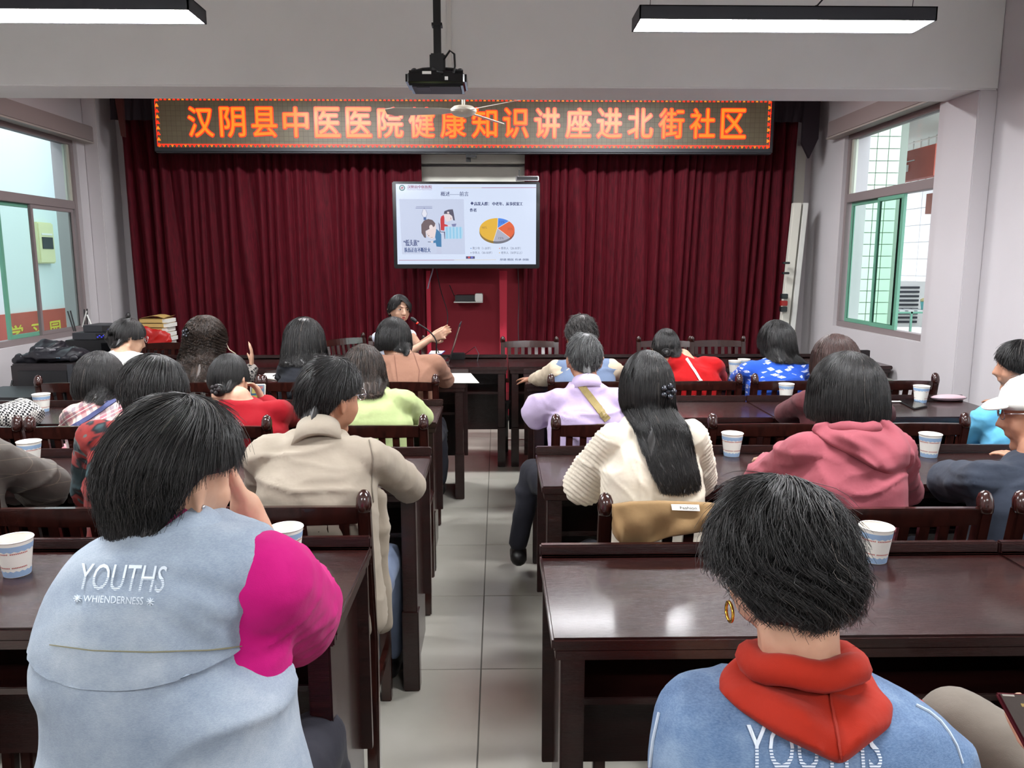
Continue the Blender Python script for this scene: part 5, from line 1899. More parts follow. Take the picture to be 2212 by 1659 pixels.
def striped_text(word, y_gap=.48, n=7):
    vs, fs, asp = text2d(word)
    me = bpy.data.meshes.new('t'); me.from_pydata([(a, b, 0) for a, b in vs], [], fs)
    bm = bmesh.new(); bm.from_mesh(me)
    ys = []
    for k in range(n):
        y0 = y_gap * (k + .55) / n; ys.append((y0, y0 + y_gap * .42 / n))
    for a, b in ys:
        for y in (a, b):
            bmesh.ops.bisect_plane(bm, geom=bm.verts[:] + bm.edges[:] + bm.faces[:], plane_co=(0, y, 0), plane_no=(0, 1, 0))
    for k in range(1, 30):
        bmesh.ops.bisect_plane(bm, geom=bm.verts[:] + bm.edges[:] + bm.faces[:], plane_co=(k / 30, 0, 0), plane_no=(1, 0, 0))
    dl = [f for f in bm.faces if any(a < f.calc_center_median().y < b for a, b in ys)]
    bmesh.ops.delete(bm, geom=dl, context='FACES')
    bm.verts.index_update()
    v = [tuple(x.co[:2]) for x in bm.verts]; f = [tuple(x.index for x in fc_.verts) for fc_ in bm.faces]
    bm.free(); bpy.data.meshes.remove(me)
    return v, f


def stitched(pd, vs, fs, quad, m, off=.003, name='embroidered_lettering', bvh=None):
    q = conform(bvh or pd['bvh'], [quadmap(quad, a, b) for a, b in vs], off)
    fs = [f for f in fs if all(q[i] is not None for i in f)]
    q = [x if x is not None else Vector() for x in q]
    me = MB().add(q, fs).mesh(name, m, origin=pd['org'])
    return link(name, me, pd['root'])


YTH = striped_text('YOUTHS')
stitched(pA, YTH[0], YTH[1], [(166, 1274), (352, 1281), (364, 1224), (180, 1218)], M_thread)
tt = text2d('WHIENDERNESS')
stitched(pA, tt[0], tt[1], [(182, 1301), (310, 1306), (312, 1291), (184, 1287)], M_thread)
for (u, v) in ((170, 1294), (326, 1300)):
    for a in (0, 45, 90, 135):
        c_, s_ = 8 * math.cos(math.radians(a)), 8 * math.sin(math.radians(a))
        seam(pA, [(u - c_, v - s_), (u + c_, v + s_)], M_thread, 1.6, .002, 4, 'star_stitch')
collar_band(pA, G_denim_l, h=.028, r=.066, name='vest_collar', thick=.008, zoff=-.004)
collar_band(pA, G_magenta, h=.034, r=.060, name='top_collar', thick=.004, zoff=-.004)
mb = MB().ball(local(pA, .083, -.004, -.034), .0035, 8, 6); add_part(pA, 'ear_stud', mb, M_chrome)
# folded lapel sticking out over the right shoulder
c0, c1, c2, c3 = P(520, 1150, 1.16), P(574, 1150, 1.2), P(566, 1172, 1.2), P(545, 1178, 1.14)
add_part(pA, 'lapel_tip', MB().prism([c0, c1, c2, c3], (0, .012, -.004)), G_denim_l, smooth=False, bevel=.002)

p = sit('person in a blue denim vest with an orange hood bending the head down', P(1690, 1220, 1.0), G_orange,
        (1512, 1600), (1940, 1605), .95, (P(1462, 1745, 1.02), Vector((.42, 1.22, .64))), (P(1950, 1760, 1.02), Vector((.50, 1.22, .64))),
        yaw=3, pitch=22, roll=0, hs=.96, sleeve='long', build=1.05, vox=.0085, seed=31, chestw=.15, hipw=.15, neck_up=.042, wr=.006, z_hip=.44, hips_dy=-.04,
        hair=dict(style='short', n=13000, rad=.00050, seg=8, wave=.10, wfreq=13, over=dict(q=(1.9, 1.75, 1.15, 1.0, .66), t=(.022, .016, .024), prof=((0, 1), (.03, 1.0), (.06, .93), (.09, .82), (.12, .72)), layer=.55, ln=.6, fluff=.085), whorl=1.2))
pB = p
vest(pB, G_denim_b, .014, .064, 41, wr=.006, sil=[
    (1478, 1590, 1880, .95, .06, .06), (1492, 1540, 1930, .945, .075, .075), (1506, 1465, 1972, .94, .09, .085), (1524, 1436, 2006, .935, .10, .095), (1556, 1420, 2046, .93, .11, .105), (1600, 1411, 2076, .925, .12, .115), (1659, 1404, 2102, .92, .12, .12), (1780, 1400, 2110, .90, .13, .12), (1900, 1420, 2090, .88, .13, .12)])
seam(pB, [(1425, 1540), (1412, 1600), (1406, 1658)], mat('pale_seam', (176, 188, 200), .8), 3)
seam(pB, [(1978, 1524), (2006, 1538), (2030, 1558), (2050, 1584), (2066, 1612), (2078, 1650)], mat('pale_seam', (176, 188, 200), .8), 2.4)
stitched(pB, YTH[0], YTH[1], [(1612, 1664), (1905, 1664), (1898, 1572), (1612, 1568)], M_thread)
ho, hbv = hood_patch(pB, G_orange, [(1590, 1418), (1556, 1450), (1550, 1490), (1590, 1530), (1680, 1590), (1812, 1652)], [(1830, 1422), (1880, 1450), (1900, 1490), (1932, 1520), (1925, 1570), (1820, 1652)], bulge=.03)
mb = ribbon(hbv, [(1780, 1422), (1792, 1470), (1797, 1530), (1806, 1580), (1818, 1640)], 5, .001, 40, .002)
if mb: add_part(pB, 'hood_seam', mb, mat('dark_orange_seam', (150, 34, 14), .8), smooth=False, parent=ho)
neck_roll(pB, G_orange, r=.066, th=.020, tilt=.25, zoff=.016, name='hood_roll')
for q in (-1, 1):
    e = local(pB, q * .084, -.002, -.062); mb = MB()
    mb.tube([e + pB['R'] @ Vector((0, .013 * math.cos(t), .013 * math.sin(t))) for t in [2 * math.pi * k / 18 for k in range(19)]], .0022, 8)
    o = add_part(pB, 'hoop_earring', mb, M_gold)

# person at the right edge: only the leg and the phone hand come into the picture
p = person('person in grey-brown trousers at the right edge holding a phone', Vector((1.36, .92, 1.16)), G_navy,
           (Vector((1.18, .84, .90)), Vector((1.50, .84, .90))), ((Vector((1.10, .92, .70)), P(2330, 1690, 1.0)), (Vector((1.52, 1.0, .68)), Vector((1.35, 1.2, .74)))),
           Vector((1.30, .80, .50)), pitch=25, trousers=G_khaki, vox=.009, seed=51, sleeve='long',
           legs=[(Vector((1.22, .84, .48)), P(2068, 1560, 1.24) , Vector((.98, 1.42, .36))), (Vector((1.38, .84, .46)), Vector((1.42, 1.22, .47)), Vector((1.40, 1.30, .09)))],
           hair=dict(style='man', n=1500, rad=.001),
           handkw=[dict(d=Vector((-.5, .5, .35)), n=Vector((.2, .3, .9)), side=1, curl=.9), {}])
pR = p

# ------------------------------------------------------------------ second row
pC = sit('man with glasses in a beige jacket, seen from behind beside the aisle', crown(708, 770, 2.3), G_beige,
         (576, 985), (796, 985), 2.18, (568, 1075, 2.36), (884, 1048, 2.46), yaw=-38, pitch=8, roll=2, hs=1.0, build=1.05, vox=.009, seed=61, wr=.007, trousers=G_bluegrey, wfx=(7, 7, 12),
         hair=dict(style='man', n=6000, rad=.0007, over=dict(q=(1.75, 1.6, 1.05, .9, .58), t=(.014, .010, .016), layer=.7, ln=.45, fluff=.06), whorl=1.4), skin=M_skin2, loose=.004, gvox=.009, depth=.115)
glasses(pC)
collar_band(pC, G_beige, h=.045, r=.062, thick=.008, zoff=-.03)
g = MB()
tcap(g, P(800, 1080, 2.22), P(826, 1345, 2.22), .045, .04, flat=(Vector((0, 1, 0)), .5)); tcap(g, P(780, 1080, 2.24), P(790, 1340, 2.26), .05, .05, flat=(Vector((0, 1, 0)), .6))
me = union(g, .009, 5, wrinkles(.006, 66, (14, 14, 5)), name='jacket_skirt'); me.materials.append(G_beige); link('jacket_skirt', rebase(me, pC['org']), pC['root'])
seam(pC, [(796, 945), (806, 990), (802, 1050), (806, 1085)], mat('jacket_seam', (118, 108, 96), .8), 2, n=24)

pT = sit('person with black hair in a red and teal swirl-patterned top behind the denim vest', crown(325, 762, 2.33), G_teal,
         (210, 948), (430, 950), 2.2, (200, 1070, 2.38), (450, 1060, 2.4), yaw=10, pitch=14, hs=1.0, seed=71, build=1.05,
         hair=dict(style='short', n=4500, rad=.0008, over=dict(t=(.018, .016, .016)), whorl=1.0, wave=.03))
pG = sit('person in a grey checked jacket at the left edge leaning on the table', P(-110, 850, 2.3), G_grey,
         (-245, 985), (-30, 985), 2.2, (-260, 1060, 2.36), (P(108, 1046, 2.44), P(20, 1062, 2.66)), yaw=0, hs=1.0, seed=81, build=1.1, gvox=.009, sleeve_r=1.12, wr=.008,
         hair=dict(style='man', n=800, rad=.001))
_px0 = P(1312, 960, 2.2).x; _px1 = P(1512, 960, 2.2).x
def _pleats(co, no):
    x, z = co[:, 0], co[:, 2]
    m_ = np.clip((_px0 - x) / .02, 0, 1) + np.clip((x - _px1) / .02, 0, 1)
    ph_ = (z * 1.0 + np.where(x < _px0, 1, -1) * x * .75 + .010 * np.sin(co[:, 1] * 22 + z * 14)) / .017 * 6.283
    return .0022 * m_ * np.sin(ph_)
pW = sit('woman with long black hair and a jewelled clip in a cream blouse', crown(1400, 752, 2.3, .96), G_cream,
         (1322, 952), (1492, 948), 2.2, (1262, 1045, 2.36), (1505, 1030, 2.4), yaw=4, pitch=4, roll=0, hs=.94, build=.92, vox=.009, seed=91, wr=.004, gvox=.0055, sleeve_r=1.35, gsmooth=9, extra=_pleats,
         hair=dict(style='long', n=9000, rad=.0006, seg=14, over=dict(t=(.008, .014, .014), q=(4.0, 3.9, 2.2, 1.3, .6), prof=((0, 1), (.05, 1.0), (.12, .98), (.22, 1.02), (.30, .95))), wave=.008, wfreq=3, whorl=.2,
                   flow=lambda p_, q: np.stack([.024 * np.maximum(q - 1.5, 0) * (1 + 0 * q), -.004 * np.maximum(q - 1, 0), 0 * q], -1)))
hair_clip(pW, (.035, -.116, -.004), r=.012)
pP = sit('woman with a dark bob in a dusty pink hoodie with its hood pulled right', crown(1835, 760, 2.28, 1.05), G_pink,
         (1740, 974), (1930, 972), 2.18, (1640, 1038, 2.44), (1950, 1060, 2.4), yaw=8, pitch=10, roll=3, hs=1.05, build=1.02, vox=.009, seed=101, wr=.007, gvox=.009,
         hair=dict(style='bob', n=9000, rad=.0006, seg=9, over=dict(q=(1.95, 1.92, 1.85, 1.7, .6), t=(.030, .024, .020)), whorl=.5))
ho, hbv = hood_patch(pP, G_pink, [(1760, 915), (1752, 930), (1790, 960), (1840, 985), (1890, 1015)], [(1918, 905), (1950, 930), (1968, 965), (1965, 1005), (1925, 1026)], bulge=.035, wr=.009)
neck_roll(pP, G_pink, r=.068, th=.018, tilt=.25, name='hood_roll')
pN = sit('man with glasses and a white cap in a navy sweater at the right edge', P(2240, 893, 2.3), G_navy,
         (2118, 1040), (2330, 1040), 2.2, (P(2050, 1040, 2.42), P(2140, 1062, 2.62)), (2380, 1080, 2.4), yaw=66, pitch=10, hs=1.0, build=1.1, vox=.009, seed=111, skin=M_skin2, sleeve_r=1.1,
         hair=dict(style='man', n=3000, rad=.0008), hmat=H_grey)
glasses(pN)
cap = MB(); R_ = pN['R']
n_ = 20
prof = [(.0, .135), (.03, .133), (.06, .12), (.085, .09), (.098, .05), (.1, .03), (.094, .03), (.0, .125)]
cap.lathe([(a_ * .93, b_ * .93) for a_, b_ in prof], pN['head'], n_, R=R_, sy=1.12)
add_part(pN, 'cap_crown', cap, G_white, smooth=True)
vs = []; 
for k in range(13):
    t = math.pi * (k / 12); vs.append(pN['head'] + R_ @ Vector((.085 * math.cos(t), .085 + .06 * math.sin(t), .04 - .012 * math.sin(t))))
add_part(pN, 'cap_brim', MB().prism(vs, R_ @ Vector((0, 0, .008))), G_white, smooth=False, bevel=.003)

# ------------------------------------------------------------------ third row
pK = sit('woman with a black bob in a pink and cream plaid shirt with a blue strap', crown(210, 758, 3.42), G_plaid,
         (166, 896), (285, 896), 3.3, (150, 930, 3.5), (300, 930, 3.5), yaw=-10, pitch=10, hs=1.0, seed=121, build=.95,
         hair=dict(style='bob', n=3500, rad=.001, over=dict(q=(1.95, 1.95, 1.95, 1.8, .6), t=(.026, .02, .018))))
mb = ribbon(pK['bvh'], [(258, 858), (225, 880), (190, 905), (150, 928)], 9, .004)
if mb: add_part(pK, 'shoulder_strap', mb, M_strap_blue, smooth=False)
mb = ribbon(pK['bvh'], [(222, 868), (232, 863)], 12, .007, 4)
if mb: add_part(pK, 'strap_buckle', mb, M_chrome, smooth=False)
pD = sit('woman with a low bun in a red knit sweater looking at a phone', crown(490, 759, 3.42), G_red,
         (484, 888), (602, 890), 3.3, (P(470, 925, 3.45), P(540, 885, 3.6)), (P(625, 900, 3.5), P(572, 872, 3.62)), yaw=-12, pitch=16, hs=1.0, seed=131, build=.98, wfx=(8, 8, 16), vox=.009,
         hair=dict(style='bun', n=4500, rad=.0008, whorl=.1), handkw=[{}, dict(d=Vector((-.4, .1, .8)), n=Vector((-.6, -.3, 0)), curl=.8)])
bun(pD, (.020, -.100, -.062), (.028, .022, .026), H_black)
hair_clip(pD, (.020, -.124, -.062), mat('dark_scrunchie', (40, 34, 36), .8, var=.5, vscale=200), .012, label='dark scrunchie on the bun')
mb = ribbon(pD['bvh'], [(452, 864), (480, 892), (505, 915), (530, 940)], 13, .004)
if mb:
    st_ = add_part(pD, 'shoulder_strap', mb, M_strap_mauve, smooth=False)
for wd, qd in (('SHI', [(462, 884), (478, 896), (483, 889), (467, 877)]), ('JIEL', [(505, 912), (528, 930), (533, 923), (510, 905)])):
    tt = text2d(wd)
    stitched(pD, tt[0], tt[1], qd, mat('strap_lettering', (160, 130, 126), .7), .008, 'strap_lettering')
pE = sit('person with wavy dark hair in a pale green linen shirt', crown(785, 741, 3.42), G_lgreen,
         (750, 862), (872, 868), 3.3, (735, 915, 3.5), (912, 900, 3.52), yaw=-8, pitch=8, roll=-4, hs=1.0, seed=141, build=.98, gvox=.009,
         hair=dict(style='shoulder', n=4500, rad=.0009, over=dict(q=(2.15, 2.15, 2.0, 1.8, .6), t=(.016, .02, .014)), wave=.05, wfreq=8), hmat=H_brown)
pF = sit('man with cropped grey hair in a lilac shirt with a khaki strap', crown(1263, 715, 3.4), G_lilac,
         (1206, 866), (1330, 866), 3.3, (P(1152, 897, 3.46), P(1205, 902, 3.66)), (1352, 900, 3.5), yaw=2, pitch=8, hs=.98, seed=151, build=1.05, sleeve='short', elbow_frac=.75, skin=M_skin2, gvox=.009,
         hair=dict(style='man', n=5500, rad=.0007, over=dict(q=(1.72, 1.55, 1.0, .88, .58), t=(.006, .006, .014), layer=.7, ln=.22, fluff=.05), whorl=1.0), hmat=H_grey,
         legs=[(Vector((P(1235, 900, 3.3).x, 3.3, .46)), P(1150, 1018, 3.58), P(1120, 1180, 3.5)), (Vector((P(1290, 900, 3.3).x, 3.3, .46)), Vector((P(1300, 900, 3.6).x, 3.68, .47)), Vector((P(1300, 900, 3.6).x, 3.7, .09)))],
         sleeve_r=1.2)
collar_band(pF, G_lilac, h=.03, r=.060, thick=.006)
mb = ribbon(pF['bvh'], [(1238, 812), (1262, 842), (1285, 872), (1312, 908)], 15, .005)
if mb: add_part(pF, 'shoulder_strap', mb, M_strap_khaki, smooth=False)
pM = sit('woman with reddish-brown hair in a maroon top, behind the pink hoodie', crown(1808, 721, 3.45), G_maroon,
         (1746, 868), (1875, 868), 3.32, (P(1698, 893, 3.55), P(1760, 893, 3.7)), (1910, 893, 3.52), yaw=5, pitch=10, hs=1.0, seed=161, build=1.0,
         hair=dict(style='bob', n=3500, rad=.001, over=dict(q=(1.8, 1.8, 1.8, 1.6, .6), t=(.028, .022, .018))), hmat=H_reddish)
pS = sit('person in a sky-blue top at the right edge facing left', P(2206, 793, 3.4), G_sky,
         (2138, 900), (2280, 900), 3.3, (P(2092, 935, 3.42), P(2140, 955, 3.6)), (2290, 930, 3.45), yaw=62, pitch=4, hs=1.0, seed=171, build=1.05,
         hair=dict(style='short', n=3000, rad=.001, over=dict(q=(1.9, 1.8, 1.4, 1.1, .75), t=(.018, .018, .02)), wave=.04), skin=M_skin2, vox=.009)
pHd = sit('person in a black and white houndstooth top at the left edge', P(-75, 800, 3.4), G_hound,
          (-165, 905), (-35, 905), 3.3, (-180, 930, 3.45), (P(62, 895, 3.55), P(0, 893, 3.72)), hs=1.0, seed=181, sleeve_r=1.15, build=1.0,
          hair=dict(style='bob', n=600, rad=.0012))

# ------------------------------------------------------------------ fourth row
pH = sit('woman with a small topknot and glasses in a white shirt', crown(271, 684, 4.5), G_white,
         (228, 784), (304, 782), 4.38, (225, 805, 4.6), (320, 805, 4.6), yaw=-42, pitch=16, hs=1.0, seed=191, build=.9,
         hair=dict(style='bun', n=3000, rad=.0011, over=dict(q=(1.75, 1.6, 1.1, .95, .6), t=(.010, .012, .012)), whorl=.1))
glasses(pH)
bun(pH, (0, -.02, .128), (.012, .012, .018), H_black, 60)
bun(pH, (-.02, -.095, -.01), (.035, .02, .035), H_black, 120)
pI = sit('woman with long curly dark hair gathered in a clip raising a hand', crown(440, 681, 4.5), G_leopard,
         (408, 800), (485, 800), 4.38, (395, 812, 4.6), (P(530, 818, 4.62), P(543, 797, 4.68)), yaw=-18, pitch=4, hs=1.0, seed=201, build=.95, vox=.0085,
         hair=dict(style='long', n=9000, rad=.0011, seg=20, lift=.12, over=dict(q=(3.8, 3.7, 2.6, 1.4, .6), t=(.026, .024, .018), prof=((0, 1), (.05, 1.02), (.12, 1.15), (.2, 1.2), (.3, 1.0))), curl=.17, wave=.06, wfreq=19,
                   flow=lambda p_, q: np.stack([-.006 * np.maximum(q - 1.2, 0), 0 * q, 0 * q], -1)), hmat=H_brown,
         handkw=[{}, dict(d=Vector((.05, .1, 1)), n=Vector((-.9, -.2, 0)), curl=.25, s=1.0)])
add_part(pI, 'earphone_cable', MB().tube([local(pI, .085, .02, -.01), local(pI, .10, .05, -.03), local(pI, .12, .06, -.075), local(pI, .15, .08, -.10)], .003, 6), mat('cream_cable', (220, 205, 180), .5))
hair_clip(pI, (-.035, -.115, .02), r=.014)
pJ = sit('woman with a black bob in a black sweater', crown(655, 686, 4.5, 1.05), G_black,
         (624, 792), (700, 792), 4.38, (612, 812, 4.6), (700, 812, 4.6), yaw=-6, pitch=4, hs=1.08, seed=211, build=.95,
         hair=dict(style='bob', n=4500, rad=.001, over=dict(q=(2.35, 2.3, 2.2, 2.0, .6), t=(.034, .026, .02), prof=((0, 1), (.05, 1.06), (.10, 1.1), (.16, 1.05))), whorl=.4))
pL = sit('woman with a dark bob in a tan blazer in front of the speaker', crown(849, 684, 4.5), G_tan,
         (830, 786), (940, 784), 4.38, (815, 822, 4.6), (962, 820, 4.64), yaw=-6, pitch=6, hs=1.0, seed=221, build=1.0, wr=.004, gvox=.009,
         hair=dict(style='bob', n=4000, rad=.001, over=dict(q=(1.75, 1.8, 1.9, 1.8, .6), t=(.028, .024, .018)), whorl=.4))
seam(pL, [(893, 762), (906, 800), (902, 840)], mat('blazer_seam', (132, 90, 74), .8), 1.6, n=20)
seam(pL, [(852, 768), (856, 800), (860, 835)], mat('blazer_seam', (132, 90, 74), .8), 1.2, n=20)
pO = sit('man with curly greying hair in a grey-blue vest and cream sleeves', crown(1257, 680, 4.5), G_creamsl,
         (1204, 800), (1320, 798), 4.38, (P(1178, 815, 4.62), P(1152, 820, 4.82)), (1345, 812, 4.6), yaw=0, pitch=6, hs=1.02, seed=231, build=1.05, vox=.0085,
         hair=dict(style='man', n=4000, rad=.001, over=dict(q=(1.75, 1.6, 1.15, .95, .6), t=(.012, .012, .02), layer=.6, ln=.4, fluff=.07), wave=.12, wfreq=18), hmat=hairmat('salt_pepper_hair', (28, 26, 26), (84, 80, 78)), skin=M_skin2,
         handkw=[dict(d=Vector((-.5, .8, -.05)), curl=.25), {}])
vest(pO, G_vest, .018, .056, 236, name='knitted_vest', vox=.012)
pQ = sit('woman with a low bun in a bright red coat with a white strap', crown(1440, 706, 4.5, .96), G_redcoat,
         (1462, 784), (1540, 790), 4.38, (1448, 812, 4.55), (1552, 815, 4.55), yaw=-12, pitch=14, hs=.94, seed=241, build=.95,
         hair=dict(style='bun', n=2600, rad=.0011, over=dict(t=(.008, .010, .012)), wave=.03))
bun(pQ, (-.0, -.10, -.05), (.026, .022, .026), H_black, 160)
mb = ribbon(pQ['bvh'], [(1482, 775), (1500, 800), (1516, 826)], 5, .004)
if mb: add_part(pQ, 'shoulder_strap', mb, M_white, smooth=False)
pU = sit('woman with shoulder-length black hair in a blue top printed with white labels', crown(1680, 691, 4.5), G_blue,
         (1622, 800), (1726, 798), 4.38, (1595, 822, 4.58), (1742, 822, 4.55), yaw=24, pitch=4, hs=1.02, seed=251, build=1.05, gvox=.009,
         hair=dict(style='shoulder', n=4500, rad=.001, over=dict(q=(2.25, 2.2, 2.1, 1.4, .62), t=(.022, .02, .016)), wave=.03, wfreq=6,
                   flow=lambda p_, q: np.stack([.05 * np.maximum(q - 1.8, 0), 0 * q, 0 * q], -1)))

# ------------------------------------------------------------------ the speaker
mid = P(852, 727, 6.22)
rxv = Vector((-.8, -.6, 0)) * .15
pX = person('woman speaking at the head table in a white sleeveless top, hands together', crown(861, 637, 6.16, .98, .012), G_speaker,
            (mid - rxv, mid + rxv), ((P(905, 748, 6.18), P(936, 724, 6.1)), (P(880, 764, 5.98), P(930, 733, 6.02))), Vector((mid.x - .02, 6.28, .5)),
            yaw=-146, pitch=2, roll=-4, hs=1.0, sleeve='none', build=.9, vox=.006, seed=261, legs=[(Vector((mid.x + .1, 6.25, .46)), Vector((mid.x + .2, 5.95, .47)), Vector((mid.x + .22, 6.0, .09))), (Vector((mid.x - .08, 6.25, .46)), Vector((mid.x - .02, 5.93, .47)), Vector((mid.x + .0, 6.0, .09)))],
            hair=dict(style='bun', n=5000, rad=.0009, over=dict(q=(1.7, 1.6, 1.45, 1.05, .42), t=(.012, .014, .014)), whorl=.1),
            handkw=[dict(d=Vector((.9, -.1, .35)), n=Vector((-.1, -.9, .2)), side=1, curl=.35, s=1.0), dict(d=Vector((.9, .2, .4)), n=Vector((-.1, .9, .1)), side=-1, curl=.6, s=1.0)])
# side-swept fringe
rg = np.random.default_rng(5); n_ = 500; t = np.linspace(0, 1, 8)[None, :]
a0 = rg.uniform(0, 1, n_)[:, None]
xx = .030 - .105 * t ** .9 + .012 * a0; zz = .105 - .02 * a0 - .10 * t ** 1.6 * (.6 + .5 * a0); yy_ = .045 + .058 * np.sqrt(np.clip(1 - (xx / .088) ** 2, 0, 1)) * np.clip(1.35 - zz / .11, .15, 1) + .004 * a0
pp_ = np.stack([xx, yy_, zz], -1) * pX['hs'] @ np.array(pX['R']).T + np.array(pX['head'])
mb = MB(); add_strands(mb, pp_, .0011); hair_part('fringe', mb, H_black, pX['root'], pX['org'])
bun(pX, (-.02, -.10, -.03), (.035, .028, .045), H_black, 200)
hair_clip(pX, (-.045, -.118, .02), r=.013)
M_lip = mat('lips', (176, 84, 78), .4); M_eyew = mat('eye_white', (226, 222, 216), .3); M_iris = mat('iris', (30, 20, 18), .15)
for q in (-1, 1):
    mb = MB().ball(local(pX, q * .031, .0765, .004), (.0135, .0085, .0058), 12, 8, R=pX['R']); e_ = add_part(pX, 'eye', mb, M_eyew)
    mb = MB().ball(local(pX, q * .031, .0815, .004), (.0056, .0045, .0054), 10, 8, R=pX['R']); add_part(pX, 'iris', mb, M_iris, parent=e_)
    add_part(pX, 'eyelash', MB().tube([local(pX, q * (.031 - .014), .082, .005), local(pX, q * .031, .0865, .0105), local(pX, q * (.031 + .014), .078, .006)], .0014, 6), M_iris)
    add_part(pX, 'eyebrow', MB().tube([local(pX, q * .014, .093, .022), local(pX, q * .032, .09, .0275), local(pX, q * .05, .078, .023)], [.0018, .0022, .001], 6), M_iris)
mb = MB().ball(local(pX, 0, .089, -.0545), (.017, .008, .0045), 12, 8, R=pX['R']).ball(local(pX, 0, .088, -.064), (.014, .008, .005), 12, 8, R=pX['R']); add_part(pX, 'lips', mb, M_lip)
# ------------------------------------------------------------------ things on the tables
M_paper = mat('paper_cup_white', (236, 234, 226), .5)
M_cupblue = mat('cup_blue_print', (150, 178, 210), .5)
M_cupred = mat('cup_red_print', (176, 90, 84), .6)
M_tea = mat('tea', (150, 96, 50), .08)
M_page = mat('paper', (232, 230, 222), .7)


def make_cup():
    r = thing('paper_cup', 'x', 'cup', (0, 0, 0), 'paper cups')
    H = .090; a, b = .029, .041
    def rad(z): return a + (b - a) * z / H
    part('wall', MB().lathe([(0, .003), (a - .001, .003), (a, 0), (b, H), (b - .0012, H), (a - .001, .005), (0, .005)], (0, 0, 0), 32), M_paper, r, smooth=2, origin=(0, 0, 0))
    part('rim', MB().tube([(b * math.cos(t), b * math.sin(t), H) for t in [2 * math.pi * k / 32 for k in range(33)]], .0018, 6, caps=False), M_paper, r, smooth=True, origin=(0, 0, 0))
    def wavy(z0, z1, edge, nm):
        mb = MB(); n = 64; vs = []
        for k in range(n):
            t = 2 * math.pi * k / n; w_ = .0016 * math.sin(t * 16)
            za = z0 + (w_ if edge < 0 else 0); zb = z1 + (w_ if edge > 0 else 0)
            for z in (za, zb): vs.append(((rad(z) + .0004) * math.cos(t), (rad(z) + .0004) * math.sin(t), z))
        mb.add(vs, [(2 * k, 2 * ((k + 1) % n), 2 * ((k + 1) % n) + 1, 2 * k + 1) for k in range(n)])
        part(nm, mb, M_cupblue, r, smooth=True, origin=(0, 0, 0))
    wavy(.001, .016, 1, 'blue_band'); wavy(.066, .080, -1, 'blue_band')
    mb = MB()
    for z, st_, c_ in ((.060, 0, 0), (.024, 0, 0)):
        for k in range(46):
            if (k * 7) % 11 == 3: continue
            t0 = 2 * math.pi * k / 60; t1 = t0 + .07; q = rad(z) + .0006
            mb.add([(q * math.cos(t), q * math.sin(t), zz) for t, zz in ((t0, z), (t1, z), (t1, z + .003), (t0, z + .003))], [(0, 1, 2, 3)])
    part('red_print', mb, M_cupred, r, origin=(0, 0, 0), kind='stuff')
    part('drink', MB().lathe([(0, .055), (rad(.055) - .0015, .055)], (0, 0, 0), 24), M_tea, r, origin=(0, 0, 0))
    return r


cups = [(38, 1243, 'paper cup at the left edge beside the pale denim vest'), (622, 1216, 'paper cup partly hidden by the magenta sleeve'),
        (1888, 1214, 'paper cup on the nearest right table beside the orange-hooded person'), (67, 1008, 'paper cup behind the grey checked sleeve'),
        (1580, 988, 'paper cup between the cream blouse and the pink hoodie'), (2006, 990, 'paper cup between the pink hoodie and the navy sweater'),
        (92, 893, 'paper cup beside the houndstooth sleeve'), (1697, 868, 'paper cup in front of the maroon sleeve'), (1988, 873, 'paper cup beside the black phone and pink case'),
        (1586, 812, 'paper cup left of the blue printed top'), (1606, 808, 'paper cup half hidden behind another by the blue printed top')]
c0 = make_cup(); rn = random.Random(4)
for i, (u, v, lab) in enumerate(cups):
    loc = PZ(u, v - 4, .7505)
    if i == 0: c0.location = loc; c0['label'] = lab; c0.rotation_euler = (0, 0, 1.2)
    else: dup(c0, loc, rn.uniform(0, 6), lab, 'paper cups')


def flat_box(name, cat, label, pix, z, th, m, screen=None, sm=None, rot_mats=None):
    """thin slab lying on a table, corners from pixels at height z"""
    q = [PZ(u, v, z) for u, v in pix]; c = sum(q, Vector()) / 4; c.z = z
    r = thing(name, label, cat, c)
    part('body', MB().prism(q, (0, 0, th)), m, r, bevel=min(th * .35, .004))
    if screen:
        q2 = [c.lerp(Vector((p.x, p.y, z)), .92) + Vector((0, 0, th + .0004)) for p in q]
        part('screen', MB().poly(q2), sm, r)
    return r


flat_box('phone', 'phone', 'black phone lying on the table beside the pink case', [(1940, 868), (1972, 863), (2004, 880), (1975, 886)], .7505, .009, M_black, True, M_blackgl)
pc = thing('pencil_case', 'flat pale pink zipped case lying on the third-row table', 'case', PZ(2048, 868, .7505))
c = PZ(2048, 866, .7505)
part('body', MB().ball(c + Vector((0, 0, .018)), (.098, .04, .018), 24, 10), mat('pale_pink_pvc', (214, 184, 192), .35), pc, smooth=True)
part('zip', MB().tube([c + Vector((.099 * math.cos(t), .041 * math.sin(t), .018)) for t in [2 * math.pi * k / 28 for k in range(29)]], .0015, 5, caps=False), M_dgrey, pc)
cc_ = []
a_ = PZ(1915, 868, .755)
for k in range(60):
    t = k / 59; cc_.append((a_.x + .10 * t + .012 * math.sin(k * .9), a_.y - .005 + .012 * math.cos(k * .9), .755 + .003))
o = part('cable', MB().tube(cc_, .0018, 5), M_white, None, smooth=True, origin=tuple(a_)); tag(o, 'white coiled cable beside the black phone', 'cable')
nb_ = flat_box('notebook', 'notebook', 'open white notebook with a pen in front of the raised hand', [(566, 818), (598, 822), (606, 806), (574, 804)], .7505, .008, M_page)
part('pen', MB().tube([PZ(590, 812, .762), PZ(602, 806, .762)], .004, 6), M_black, nb_)
pp = thing('paper_sheets', 'white sheets of paper lying by the tan blazer elbow', 'paper', PZ(998, 818, .7505))
